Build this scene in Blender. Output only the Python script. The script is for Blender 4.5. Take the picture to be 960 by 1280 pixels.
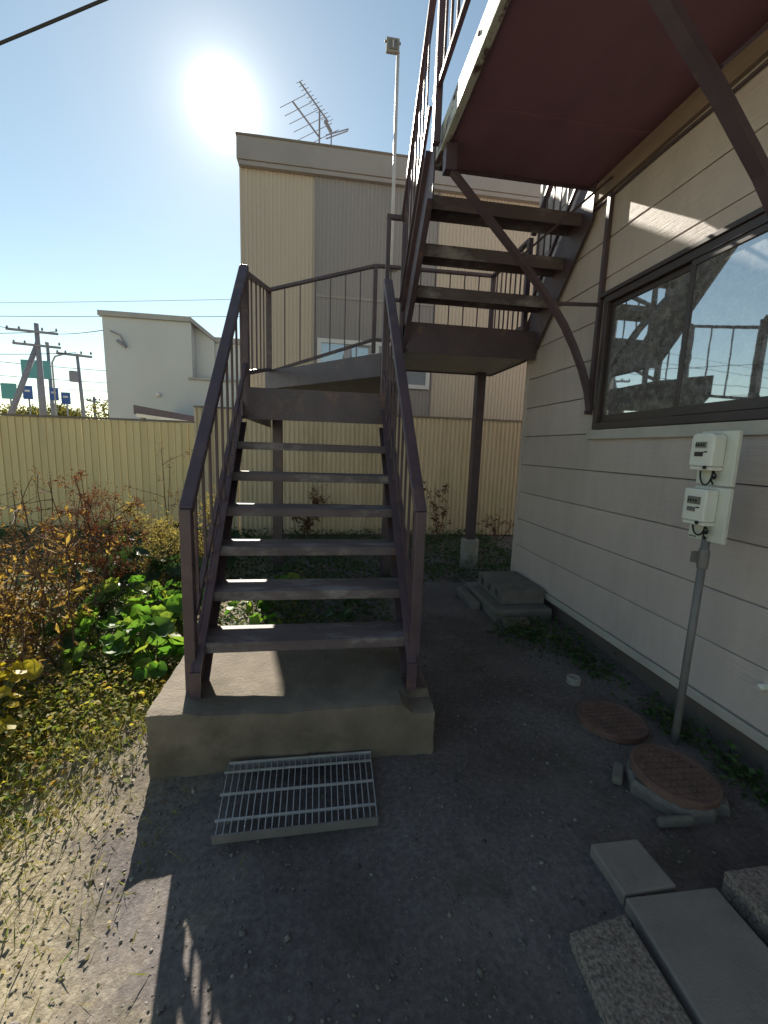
import bpy, math, random
import numpy as np
from mathutils import Vector, Matrix

for o in list(bpy.data.objects):
    bpy.data.objects.remove(o)
S = bpy.context.scene
COL = S.collection
rng = np.random.default_rng(7)
random.seed(7)

# ------------------------------------------------------------------ camera
cam_d = bpy.data.cameras.new('camera')
cam_d.sensor_fit = 'VERTICAL'
cam_d.sensor_height = 32.0
cam_d.lens = 530.87 / 1280 * 32.0
cam_d.clip_start = 0.02
cam_d.clip_end = 2000
cam = bpy.data.objects.new('camera', cam_d)
COL.objects.link(cam)
m = Matrix(((0.98896, -0.01113, -0.14777), (-0.14440, 0.15120, -0.97790), (0.03322, 0.98844, 0.14792)))
cam.matrix_world = Matrix.Translation((0, 0, 1.5)) @ m.to_4x4()
S.camera = cam

# ------------------------------------------------------------------ light
SUN_EL, SUN_AZ = math.radians(33.3), math.radians(-11.34)
W = bpy.data.worlds.new('World')
S.world = W
W.use_nodes = True
nt = W.node_tree
sky = nt.nodes.new('ShaderNodeTexSky')
sky.sky_type = 'NISHITA'
sky.sun_disc = False
sky.sun_elevation = SUN_EL
sky.sun_rotation = SUN_AZ
sky.altitude = 0
sky.air_density = 1.0
sky.dust_density = 0.08
sky.ozone_density = 0.4
# camera white balance on the sky, and the bright circumsolar aureole the photograph shows
wb = nt.nodes.new('ShaderNodeVectorMath')
wb.operation = 'MULTIPLY'
wb.inputs[1].default_value = (1.0, 0.985, 0.83)
nt.links.new(sky.outputs[0], wb.inputs[0])
SD = (math.cos(SUN_EL) * math.sin(SUN_AZ), math.cos(SUN_EL) * math.cos(SUN_AZ), math.sin(SUN_EL))
tc = nt.nodes.new('ShaderNodeTexCoord')
dt = nt.nodes.new('ShaderNodeVectorMath')
dt.operation = 'DOT_PRODUCT'
dt.inputs[1].default_value = SD
nt.links.new(tc.outputs['Generated'], dt.inputs[0])
prev = wb.outputs[0]
for power, gain in ((2600, 45), (420, 3.0), (70, .5)):
    pw = nt.nodes.new('ShaderNodeMath')
    pw.operation = 'POWER'
    pw.use_clamp = True
    nt.links.new(dt.outputs['Value'], pw.inputs[0])
    pw.inputs[1].default_value = power
    gs = nt.nodes.new('ShaderNodeVectorMath')
    gs.operation = 'MULTIPLY_ADD'
    gs.inputs[1].default_value = (gain, gain * .98, gain * .9)
    nt.links.new(pw.outputs[0], gs.inputs[0])
    nt.links.new(prev, gs.inputs[2])
    prev = gs.outputs[0]
nt.links.new(gs.outputs[0], nt.nodes['Background'].inputs[0])
nt.nodes['Background'].inputs[1].default_value = 0.076
sd = bpy.data.lights.new('sun', 'SUN')
sd.energy = 4.8
sd.angle = math.radians(0.5)
sd.color = (1.0, 0.93, 0.80)
sun = bpy.data.objects.new('sun', sd)
COL.objects.link(sun)
sdir = Vector((math.cos(SUN_EL) * math.sin(SUN_AZ), math.cos(SUN_EL) * math.cos(SUN_AZ), math.sin(SUN_EL)))
sun.rotation_euler = sdir.to_track_quat('Z', 'Y').to_euler()
sun.location = sdir * 60
S.view_settings.view_transform = 'Standard'
S.view_settings.look = 'None'
S.view_settings.gamma = 1
S.view_settings.exposure = 1.15
S.render.engine = 'CYCLES'
S.cycles.max_bounces = 8
S.cycles.transparent_max_bounces = 12


# ------------------------------------------------------------------ materials
def lin(c):
    return tuple(((v / 255) / 12.92 if v / 255 <= .04045 else ((v / 255 + .055) / 1.055) ** 2.4) for v in c)


def _ramp(nt, fac, cols):
    r = nt.nodes.new('ShaderNodeValToRGB')
    while len(r.color_ramp.elements) < len(cols):
        r.color_ramp.elements.new(0.5)
    for e, (p, c) in zip(r.color_ramp.elements, cols):
        e.position = p
        e.color = (*c, 1)
    nt.links.new(fac, r.inputs[0])
    return r.outputs[0]


def _noise(nt, scale, detail=6, stretch=(1, 1, 1), rough=.6, coord='world'):
    if coord == 'world':
        g = nt.nodes.new('ShaderNodeNewGeometry').outputs['Position']
    else:
        g = nt.nodes.new('ShaderNodeTexCoord').outputs['Object']
    mp = nt.nodes.new('ShaderNodeMapping')
    mp.inputs['Scale'].default_value = stretch
    nt.links.new(g, mp.inputs[0])
    n = nt.nodes.new('ShaderNodeTexNoise')
    n.inputs['Scale'].default_value = scale
    n.inputs['Detail'].default_value = detail
    n.inputs['Roughness'].default_value = rough
    nt.links.new(mp.outputs[0], n.inputs['Vector'])
    return n.outputs[0]


def _mix(nt, fac, a, b, mode='MIX'):
    x = nt.nodes.new('ShaderNodeMix')
    x.data_type = 'RGBA'
    x.blend_type = mode
    for sock, v in ((x.inputs[0], fac), (x.inputs[6], a), (x.inputs[7], b)):
        if isinstance(v, (int, float)):
            sock.default_value = v
        elif isinstance(v, tuple):
            sock.default_value = (*v, 1)
        else:
            nt.links.new(v, sock)
    return x.outputs[2]


def mat(name, c1, c2=None, scale=6, rough=.7, metal=0, bump=.0, bscale=80, stretch=(1, 1, 1), bstretch=None,
        c3=None, s3=2.0, lo3=.55, hi3=.62, spec=.5, rvar=0.0, detail=6):
    """noise-mixed paint / stone; c3 = patches (stains, rust, wear) with a shape of their own"""
    M = bpy.data.materials.new(name)
    M.use_nodes = True
    nt = M.node_tree
    b = nt.nodes['Principled BSDF']
    b.inputs['Roughness'].default_value = rough
    b.inputs['Metallic'].default_value = metal
    b.inputs['Specular IOR Level'].default_value = spec
    if c2 is None:
        c2 = tuple(v * .75 for v in c1)
    n = _noise(nt, scale, detail, stretch)
    col = _ramp(nt, n, [(.3, c2), (.7, c1)])
    if c3:
        n3 = _noise(nt, s3, 8, stretch, .7)
        f = _ramp(nt, n3, [(lo3, (0, 0, 0)), (hi3, (1, 1, 1))])
        col = _mix(nt, f, col, c3)
    nt.links.new(col, b.inputs['Base Color'])
    if rvar:
        mr = nt.nodes.new('ShaderNodeMapRange')
        mr.inputs[3].default_value = rough - rvar
        mr.inputs[4].default_value = rough + rvar
        nt.links.new(_noise(nt, scale * 2.3), mr.inputs[0])
        nt.links.new(mr.outputs[0], b.inputs['Roughness'])
    if bump:
        bn = _noise(nt, bscale, 5, bstretch or stretch)
        bp = nt.nodes.new('ShaderNodeBump')
        bp.inputs['Strength'].default_value = bump
        bp.inputs['Distance'].default_value = .01
        nt.links.new(bn, bp.inputs['Height'])
        nt.links.new(bp.outputs[0], b.inputs['Normal'])
    return M


def vary(Mx, lo, hi):
    """multiply base colour by a random value per object (each board or sheet aged differently)"""
    nt = Mx.node_tree
    b = nt.nodes['Principled BSDF']
    src = b.inputs['Base Color'].links[0].from_socket
    oi = nt.nodes.new('ShaderNodeObjectInfo')
    mr = nt.nodes.new('ShaderNodeMapRange')
    mr.inputs[3].default_value = lo
    mr.inputs[4].default_value = hi
    nt.links.new(oi.outputs['Random'], mr.inputs[0])
    vm = nt.nodes.new('ShaderNodeVectorMath')
    vm.operation = 'SCALE'
    nt.links.new(src, vm.inputs[0])
    nt.links.new(mr.outputs[0], vm.inputs['Scale'])
    nt.links.new(vm.outputs[0], b.inputs['Base Color'])


def leafmat(name, cols, trans=.45, rough=.5, spec=.3):
    """leaf colours picked per leaf (random per island), light comes through"""
    M = bpy.data.materials.new(name)
    M.use_nodes = True
    nt = M.node_tree
    b = nt.nodes['Principled BSDF']
    b.inputs['Roughness'].default_value = rough
    b.inputs['Specular IOR Level'].default_value = spec
    g = nt.nodes.new('ShaderNodeNewGeometry')
    n = len(cols)
    c = _ramp(nt, g.outputs['Random Per Island'], [(i / max(1, n - 1), cc) for i, cc in enumerate(cols)])
    c = _mix(nt, _ramp(nt, _noise(nt, 30, 4), [(.35, (0, 0, 0)), (.7, (.5, .5, .5))]), c, _mix(nt, 1.0, c, (.55, .5, .35), 'MULTIPLY'))
    nt.links.new(c, b.inputs['Base Color'])
    t = nt.nodes.new('ShaderNodeBsdfTranslucent')
    nt.links.new(_mix(nt, 1.0, c, (1.0, 1.0, .55), 'MULTIPLY'), t.inputs[0])
    mx = nt.nodes.new('ShaderNodeMixShader')
    mx.inputs[0].default_value = trans
    nt.links.new(b.outputs[0], mx.inputs[1])
    nt.links.new(t.outputs[0], mx.inputs[2])
    nt.links.new(mx.outputs[0], nt.nodes['Material Output'].inputs[0])
    return M


def glassmat(name, c1, c2, scale, gloss, rough=.02):
    """window pane: mottled sheet close behind the glass plus the reflecting surface"""
    M = bpy.data.materials.new(name)
    M.use_nodes = True
    nt = M.node_tree
    b = nt.nodes['Principled BSDF']
    b.inputs['Roughness'].default_value = .6
    v = nt.nodes.new('ShaderNodeTexVoronoi')
    v.inputs['Scale'].default_value = scale
    g = nt.nodes.new('ShaderNodeNewGeometry')
    nt.links.new(g.outputs['Position'], v.inputs['Vector'])
    n = _noise(nt, scale * .8, 6, (1, 1, 1), .75)
    col = _mix(nt, _ramp(nt, n, [(.38, (0, 0, 0)), (.62, (1, 1, 1))]), c1, c2)
    nt.links.new(col, b.inputs['Base Color'])
    gl = nt.nodes.new('ShaderNodeBsdfGlossy')
    gl.inputs['Roughness'].default_value = rough
    gl.inputs['Color'].default_value = (.92, .96, 1, 1)
    bp = nt.nodes.new('ShaderNodeBump')
    bp.inputs['Strength'].default_value = .012
    bp.inputs['Distance'].default_value = .01
    nt.links.new(_noise(nt, 6, 2), bp.inputs['Height'])
    nt.links.new(bp.outputs[0], gl.inputs['Normal'])
    fr = nt.nodes.new('ShaderNodeFresnel')
    fr.inputs[0].default_value = 1.5
    mr = nt.nodes.new('ShaderNodeMapRange')
    mr.inputs[3].default_value = gloss
    mr.inputs[4].default_value = 1.0
    nt.links.new(fr.outputs[0], mr.inputs[0])
    mx = nt.nodes.new('ShaderNodeMixShader')
    nt.links.new(mr.outputs[0], mx.inputs[0])
    nt.links.new(b.outputs[0], mx.inputs[1])
    nt.links.new(gl.outputs[0], mx.inputs[2])
    nt.links.new(mx.outputs[0], nt.nodes['Material Output'].inputs[0])
    return M


M = {}
M['ground'] = None  # below
M['steel'] = mat('brown_paint', (.100, .067, .080), (.066, .045, .055), 5, .42, bump=.15, bscale=120,
                 c3=(.17, .10, .07), s3=6, lo3=.57, hi3=.70, rvar=.14)
M['tread'] = mat('worn_tread_paint', (.14, .11, .115), (.09, .068, .075), 7, .55, bump=.35, bscale=160,
                 c3=(.34, .315, .30), s3=5, lo3=.50, hi3=.72, stretch=(.5, 1.4, 1))
M['deckplate'] = mat('deck_underside_paint', (.25, .125, .155), (.18, .09, .115), 2.2, .6, bump=.1, bscale=40,
                     c3=(.17, .09, .07), s3=3, lo3=.6, hi3=.8, stretch=(1, .35, 1))
M['peel'] = mat('peeling_white_paint', (.52, .53, .48), (.42, .42, .37), 8, .5, c3=(.10, .06, .05), s3=7, lo3=.52, hi3=.58,
                bump=.4, bscale=30, stretch=(1, .5, 2))
M['concrete'] = mat('concrete', (.215, .18, .14), (.125, .102, .075), 5, .9, bump=.55, bscale=60, c3=(.085, .078, .052), s3=3.2, lo3=.52, hi3=.72)
M['concrete_light'] = mat('concrete_light', (.34, .32, .285), (.24, .225, .20), 7, .9, bump=.4, bscale=80, c3=(.2, .19, .17), s3=4, lo3=.55, hi3=.75)
M['block'] = mat('block_concrete', (.20, .185, .165), (.13, .12, .105), 9, .95, bump=.7, bscale=120)
M['slab_grey'] = mat('slab_grey', (.28, .245, .215), (.22, .19, .165), 6, .9, bump=.4, bscale=140, c3=(.17, .145, .125), s3=7, lo3=.5, hi3=.75)
M['slab_pebble'] = mat('slab_pebble', (.36, .30, .25), (.10, .08, .068), 95, .9, bump=.9, bscale=95, detail=2)
M['siding'] = mat('siding', (.58, .50, .46), (.52, .445, .41), 3, .62, bump=.55, bscale=9, bstretch=(1, .35, 22),
                  c3=(.44, .385, .35), s3=1.3, lo3=.5, hi3=.75, stretch=(1, 2.2, .5))
M['siding_gap'] = mat('siding_joint', (.19, .16, .14), None, 5, .8)
M['trim_light'] = mat('trim_light', (.50, .47, .42), (.40, .375, .335), 5, .6, bump=.1)
M['ledger'] = mat('ledger_board', (.27, .20, .155), (.20, .145, .115), 6, .7, stretch=(1, .3, 3), bump=.2)
M['foundation'] = mat('foundation', (.15, .122, .105), (.095, .078, .068), 4, .95, bump=.4, bscale=50)
M['winframe'] = mat('brown_aluminium', (.060, .042, .040), (.042, .030, .030), 5, .38, spec=.5)
M['glass'] = glassmat('window_glass', (.27, .265, .255), (.085, .08, .078), 26, .36)
M['glass_dark'] = glassmat('far_window_glass', (.20, .24, .28), (.16, .19, .22), 3, .18)
M['white'] = mat('white_plastic', (.74, .75, .68), (.66, .67, .60), 8, .4, bump=.03)
M['ivory'] = mat('ivory_board', (.66, .68, .60), (.56, .57, .50), 6, .55, c3=(.40, .37, .30), s3=6, lo3=.62, hi3=.8)
M['display'] = mat('display', (.20, .21, .18), (.15, .16, .14), 20, .2)
M['black'] = mat('black_rubber', (.012, .012, .013), None, 5, .5)
M['galv'] = mat('galvanised_steel', (.46, .465, .46), (.34, .345, .345), 14, .45, metal=.25, bump=.1, bscale=60, rvar=.12)
M['conduit'] = mat('grey_conduit', (.19, .18, .175), (.13, .125, .12), 9, .5, bump=.1)
M['polewhite'] = mat('pale_pole', (.62, .60, .57), (.5, .48, .46), 6, .4)
M['rust'] = mat('rusty_iron', (.21, .125, .10), (.12, .075, .062), 12, .8, metal=.2, bump=.4, bscale=90, c3=(.20, .13, .09), s3=14, lo3=.58, hi3=.7)
M['fence_yellow'] = mat('fence_cream', (.76, .60, .31), (.69, .54, .27), 2, .5, c3=(.50, .40, .24), s3=1.4, lo3=.55, hi3=.8, stretch=(2, 1, .4))
M['fence_cream'] = mat('fence_cream_old', (.64, .53, .36), (.56, .46, .30), 2, .5, c3=(.45, .36, .25), s3=1.4, lo3=.55, hi3=.8, stretch=(2, 1, .4))
M['fence_dark'] = mat('fence_cap', (.20, .16, .12), None, 5, .6)
M['nb_cream'] = mat('neighbour_cream', (.53, .455, .365), (.47, .40, .32), 1.2, .6, stretch=(1, 1, .3))
M['nb_grey'] = mat('neighbour_grey', (.30, .275, .265), (.26, .24, .23), 1.2, .6, stretch=(1, 1, .3))
M['nb_fascia'] = mat('neighbour_fascia', (.33, .292, .268), (.28, .248, .228), 2, .5)
M['far_wall'] = mat('far_wall', (.49, .525, .56), (.45, .48, .51), .8, .8)
M['far_trim'] = mat('far_trim', (.36, .36, .36), None, 2, .6)
M['purple_roof'] = mat('purple_roof', (.09, .07, .11), None, 3, .5)
M['wire'] = mat('wire_black', (.03, .03, .035), None, 3, .6)
M['utility'] = mat('utility_concrete', (.26, .25, .29), (.20, .19, .225), 2, .8)
M['sign_teal'] = mat('sign_teal', (.10, .33, .34), (.09, .29, .30), 3, .5)
M['sign_blue'] = mat('sign_blue', (.03, .10, .34), (.03, .08, .28), 3, .5)
M['sign_white'] = mat('sign_white', (.7, .7, .7), None, 3, .5)
M['brown_leaf'] = leafmat('dead_leaf', [(.14, .085, .05), (.32, .19, .07), (.46, .31, .09), (.20, .115, .06), (.52, .38, .14), (.40, .22, .07)], .55, .7, .1)
M['red_leaf'] = leafmat('dock_seed', [(.16, .05, .03), (.24, .09, .05), (.12, .04, .03), (.30, .14, .09)], .3, .8, .1)
M['straw'] = leafmat('straw_seed', [(.40, .33, .14), (.30, .24, .10), (.46, .38, .20)], .4, .8, .1)
M['yellow_leaf'] = leafmat('yellow_leaf', [(.55, .42, .04), (.62, .50, .05), (.40, .34, .05)], .5, .55)
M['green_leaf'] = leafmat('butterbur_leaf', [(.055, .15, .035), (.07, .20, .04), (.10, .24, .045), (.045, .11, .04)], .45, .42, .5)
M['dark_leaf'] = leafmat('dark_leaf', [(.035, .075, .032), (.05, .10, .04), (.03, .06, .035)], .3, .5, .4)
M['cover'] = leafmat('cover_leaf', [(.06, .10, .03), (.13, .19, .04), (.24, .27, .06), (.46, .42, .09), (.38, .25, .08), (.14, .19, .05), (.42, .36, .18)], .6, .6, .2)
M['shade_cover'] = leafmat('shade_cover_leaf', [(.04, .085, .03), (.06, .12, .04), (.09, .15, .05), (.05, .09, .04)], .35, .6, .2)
M['grass'] = leafmat('grass_blade', [(.12, .18, .05), (.26, .26, .09), (.38, .33, .16), (.18, .20, .06)], .4, .7, .1)
M['litter'] = leafmat('litter', [(.38, .34, .24), (.30, .22, .10), (.45, .42, .34), (.24, .24, .10), (.50, .48, .42)], .2, .8, .1)
M['pinkleaf'] = leafmat('rose_leaf', [(.14, .06, .045), (.20, .09, .06), (.10, .07, .04), (.24, .14, .08)], .35, .7, .1)
M['stem'] = mat('dry_stem', (.17, .10, .06), (.10, .055, .035), 20, .8)
M['green_stem'] = mat('green_stem', (.12, .17, .06), (.10, .12, .05), 20, .7)
M['bark'] = mat('bark', (.10, .08, .065), None, 20, .9)
M['pebble'] = leafmat('pebble', [(.10, .095, .095), (.16, .15, .14), (.24, .22, .20), (.13, .12, .12), (.30, .28, .26), (.08, .075, .075)], 0.0, .9, .2)


def ground_material():
    G = bpy.data.materials.new('packed_gravel')
    G.use_nodes = True
    nt = G.node_tree
    b = nt.nodes['Principled BSDF']
    b.inputs['Roughness'].default_value = .95
    b.inputs['Specular IOR Level'].default_value = .2
    fine = _noise(nt, 48, 6, (1, 1, 1), .65)
    c = _ramp(nt, fine, [(.25, (.098, .086, .084)), (.5, (.155, .137, .132)), (.75, (.235, .208, .198))])
    damp = _ramp(nt, _noise(nt, 1.3, 5, (1, 1, 1), .6), [(.40, (0, 0, 0)), (.62, (1, 1, 1))])
    c = _mix(nt, damp, c, _mix(nt, 1.0, c, (.66, .62, .60), 'MULTIPLY'))
    dusty = _ramp(nt, _noise(nt, 2.9, 5, (1, 1, 1), .6), [(.52, (0, 0, 0)), (.75, (.6, .6, .6))])
    c = _mix(nt, dusty, c, (.20, .175, .155))
    # sandy, drier soil towards the garden side in blotches, plus sun-and-shade contrast painted in
    sep = nt.nodes.new('ShaderNodeSeparateXYZ')
    nt.links.new(nt.nodes.new('ShaderNodeNewGeometry').outputs['Position'], sep.inputs[0])
    add = nt.nodes.new('ShaderNodeMath')
    add.operation = 'MULTIPLY_ADD'
    nt.links.new(_noise(nt, 1.7, 5), add.inputs[0])
    add.inputs[1].default_value = 2.2
    nt.links.new(sep.outputs[0], add.inputs[2])
    f = _ramp(nt, add.outputs[0], [(.10, (1, 1, 1)), (.62, (0, 0, 0))])
    sunlit_sand = _ramp(nt, fine, [(.30, (.15, .125, .085)), (.5, (.29, .245, .165)), (.72, (.42, .37, .27))])
    c = _mix(nt, f, c, sunlit_sand)
    moss = _ramp(nt, _noise(nt, 2.6, 6), [(.58, (0, 0, 0)), (.72, (.5, .5, .5))])
    c = _mix(nt, moss, c, (.085, .085, .045))
    nt.links.new(c, b.inputs['Base Color'])
    bp = nt.nodes.new('ShaderNodeBump')
    bp.inputs['Strength'].default_value = .6
    bp.inputs['Distance'].default_value = .012
    nt.links.new(_noise(nt, 70, 7, (1, 1, 1), .7), bp.inputs['Height'])
    nt.links.new(bp.outputs[0], b.inputs['Normal'])
    return G


M['ground'] = ground_material()
for _k, _lo, _hi in (('fence_yellow', .88, 1.04), ('fence_cream', .9, 1.03), ('siding', .94, 1.03)):
    vary(M[_k], _lo, _hi)


# ------------------------------------------------------------------ mesh helpers
class MB:
    def __init__(self):
        self.v, self.f = [], []

    def add(self, vs, fs):
        n = len(self.v)
        self.v += [tuple(p) for p in vs]
        self.f += [tuple(i + n for i in f) for f in fs]
        return self

    def box(self, x0, x1, y0, y1, z0, z1):
        return self.add([(x0, y0, z0), (x1, y0, z0), (x1, y1, z0), (x0, y1, z0), (x0, y0, z1), (x1, y0, z1), (x1, y1, z1), (x0, y1, z1)],
                        [(3, 2, 1, 0), (4, 5, 6, 7), (0, 1, 5, 4), (1, 2, 6, 5), (2, 3, 7, 6), (3, 0, 4, 7)])

    def bar(self, p, q, w, h, side=(1, 0, 0)):
        """box from p to q, w along `side`, h across"""
        p, q = Vector(p), Vector(q)
        d = (q - p).normalized()
        s = Vector(side)
        s = (s - d * s.dot(d)).normalized()
        u = s.cross(d).normalized()
        vs = []
        for e in (p, q):
            for a, b in ((-1, -1), (1, -1), (1, 1), (-1, 1)):
                vs.append(e + s * a * w / 2 + u * b * h / 2)
        return self.add(vs, [(0, 1, 2, 3), (7, 6, 5, 4), (0, 4, 5, 1), (1, 5, 6, 2), (2, 6, 7, 3), (3, 7, 4, 0)])

    def tube(self, pts, r, n=6, cap=True):
        pts = [Vector(p) for p in pts]
        rs = r if isinstance(r, (list, tuple)) else [r] * len(pts)
        t0 = (pts[1] - pts[0]).normalized()
        a = Vector((0, 0, 1)) if abs(t0.z) < .9 else Vector((1, 0, 0))
        u = t0.cross(a).normalized()
        base = len(self.v)
        for i, p in enumerate(pts):
            t = (pts[min(i + 1, len(pts) - 1)] - pts[max(i - 1, 0)]).normalized()
            u = (u - t * u.dot(t)).normalized()
            w = t.cross(u)
            for k in range(n):
                an = 2 * math.pi * k / n
                self.v.append(tuple(p + (u * math.cos(an) + w * math.sin(an)) * rs[i]))
        for i in range(len(pts) - 1):
            for k in range(n):
                a, b = base + i * n + k, base + i * n + (k + 1) % n
                self.f.append((a, b, b + n, a + n))
        if cap:
            self.f.append(tuple(base + k for k in range(n))[::-1])
            self.f.append(tuple(base + (len(pts) - 1) * n + k for k in range(n)))
        return self

    def lathe(self, c, prof, n=24):
        """prof = [(r, z)...] about a vertical axis at c"""
        base = len(self.v)
        for r, z in prof:
            for k in range(n):
                a = 2 * math.pi * k / n
                self.v.append((c[0] + r * math.cos(a), c[1] + r * math.sin(a), c[2] + z))
        for i in range(len(prof) - 1):
            for k in range(n):
                a, b = base + i * n + k, base + i * n + (k + 1) % n
                self.f.append((a, b, b + n, a + n))
        self.f.append(tuple(base + k for k in range(n))[::-1])
        self.f.append(tuple(base + (len(prof) - 1) * n + k for k in range(n)))
        return self

    def prism(self, poly, axis, a, b):
        """extrude 2-D polygon along axis ('x': poly=(y,z), 'y': (x,z), 'z': (x,y))"""
        n = len(poly)

        def P(t, u, v):
            return {'x': (t, u, v), 'y': (u, t, v), 'z': (u, v, t)}[axis]
        vs = [P(a, *p) for p in poly] + [P(b, *p) for p in poly]
        return self.add(vs, [tuple(range(n))[::-1], tuple(range(n, 2 * n))] + [(i, (i + 1) % n, n + (i + 1) % n, n + i) for i in range(n)])

    def mesh(self, name='mesh', fix=True):
        me = bpy.data.meshes.new(name)
        me.from_pydata(self.v, [], self.f)
        if fix:
            import bmesh
            bm = bmesh.new()
            bm.from_mesh(me)
            bmesh.ops.recalc_face_normals(bm, faces=bm.faces)
            bm.to_mesh(me)
            bm.free()
        return me

    def build(self, name, material, parent=None, smooth=False, bevel=0, fix=True):
        return link(name, self.mesh(name, fix), material, parent, smooth, bevel)


def link(name, me, material, parent=None, smooth=False, bevel=0):
    if material and not me.materials:
        me.materials.append(M[material])
    o = bpy.data.objects.new(name, me)
    COL.objects.link(o)
    if parent is not None:
        o.parent = parent
        o.matrix_parent_inverse = parent_inv(parent)
    if smooth:
        for p in me.polygons:
            p.use_smooth = True
    if bevel:
        b = o.modifiers.new('bevel', 'BEVEL')
        b.width = bevel
        b.segments = 2
        b.limit_method = 'ANGLE'
        b.angle_limit = math.radians(40)
    return o


def world_loc(o):
    v = Vector(o.location)
    while o.parent:
        o = o.parent
        v = v + Vector(o.location) if not any(o.matrix_parent_inverse.translation) else v
    return v


def parent_inv(parent):
    # all parts are modelled in world space; empties are only translated
    return Matrix.Translation(-root_off(parent))


def root_off(p):
    # world translation of p (parents are translated empties or meshes modelled in world space)
    off = Vector(p.location)
    if p.parent:
        off = off + p.matrix_parent_inverse.translation + root_off(p.parent)
    return off


def tag(o, label=None, cat=None, group=None, kind=None):
    if label:
        o['label'] = label
    if cat:
        o['category'] = cat
    if group:
        o['group'] = group
    if kind:
        o['kind'] = kind
    return o


def thing(name, label, cat, loc=(0, 0, 0), group=None):
    o = bpy.data.objects.new(name, None)
    o.empty_display_size = .1
    COL.objects.link(o)
    o.location = loc
    return tag(o, label, cat, group)


def cloud(P, L, Wd, D, Nn, fold=.25, droop=.15):
    """vectorised folded leaves: base P, direction D, normal Nn -> verts, faces"""
    P, D, Nn = (np.asarray(a, float) for a in (P, D, Nn))
    n = len(P)
    L = np.broadcast_to(L, n)[:, None]
    Wd = np.broadcast_to(Wd, n)[:, None]
    D = D / np.linalg.norm(D, axis=1, keepdims=True)
    Nn = Nn - D * (Nn * D).sum(1, keepdims=True)
    Nn = Nn / (np.linalg.norm(Nn, axis=1, keepdims=True) + 1e-9)
    Sd = np.cross(D, Nn)
    mid = P + D * L * .45
    v0 = P
    v1 = mid + Sd * Wd * .5 + Nn * Wd * fold
    v2 = mid - Nn * 0.0
    v3 = mid - Sd * Wd * .5 + Nn * Wd * fold
    v4 = P + D * L - Nn * L * droop
    V = np.stack([v0, v1, v2, v3, v4], 1).reshape(-1, 3)
    b = (np.arange(n) * 5)[:, None]
    F = np.concatenate([b + np.array([[0, 1, 2]]), b + np.array([[0, 2, 3]]), b + np.array([[1, 4, 2]]), b + np.array([[2, 4, 3]])], 0)
    return V, F


def npmesh(name, V, F, material, parent=None, smooth=False):
    me = bpy.data.meshes.new(name)
    V = np.asarray(V, np.float32)
    F = np.asarray(F, np.int32)
    k = F.shape[1]
    me.vertices.add(len(V))
    me.vertices.foreach_set('co', V.ravel())
    me.loops.add(F.size)
    me.loops.foreach_set('vertex_index', F.ravel())
    me.polygons.add(len(F))
    me.polygons.foreach_set('loop_start', np.arange(len(F), dtype=np.int32) * k)
    me.update(calc_edges=True)
    me.validate()
    return link(name, me, material, parent, smooth)


def rand_dirs(n, zlo=-1, zhi=1):
    a = rng.uniform(0, 2 * np.pi, n)
    z = rng.uniform(zlo, zhi, n)
    r = np.sqrt(np.maximum(0, 1 - z * z))
    return np.stack([r * np.cos(a), r * np.sin(a), z], 1)


# ------------------------------------------------------------------ ground
def ground_h(x, y):
    return (.012 * np.sin(x * 2.1 + 1) * np.sin(y * 1.7) + .008 * np.sin(x * 5.3 + y * 3.1) + .006 * np.sin(y * 7.7 - x * 2.2)
            + .05 * np.clip((-x - 1.0) / 1.5, 0, 1) * np.clip((y - 1.6) / 1.2, 0, 1)
            - .045 * np.clip((-x - .25) / .5, 0, 1) * np.clip((2.0 - y) / .25, 0, 1)) - .006


def build_ground():
    xs = np.concatenate([[-300, -120, -50, -20, -10], np.arange(-6, 4.01, .05), [6, 12, 30, 100, 300]])
    ys = np.concatenate([[-60, -20, -8, -3], np.arange(-1, 9.01, .05), [12, 20, 50, 120, 400]])
    X, Y = np.meshgrid(xs, ys, indexing='ij')
    Z = ground_h(X, Y) * (np.abs(X) < 8) * (np.abs(Y) < 10)
    Z = Z + rng.normal(0, .0022, Z.shape)
    V = np.stack([X, Y, Z], -1).reshape(-1, 3)
    nx, ny = len(xs), len(ys)
    i, j = np.meshgrid(np.arange(nx - 1), np.arange(ny - 1), indexing='ij')
    a = (i * ny + j).ravel()
    F = np.stack([a, a + ny, a + ny + 1, a + 1], 1)
    o = npmesh('ground', V, F, 'ground', smooth=True)
    tag(o, kind='structure')


build_ground()


# ------------------------------------------------------------------ house on the right
HX = 2.12                                   # face of the siding
HY0, HY1 = -5.0, 4.33


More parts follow.
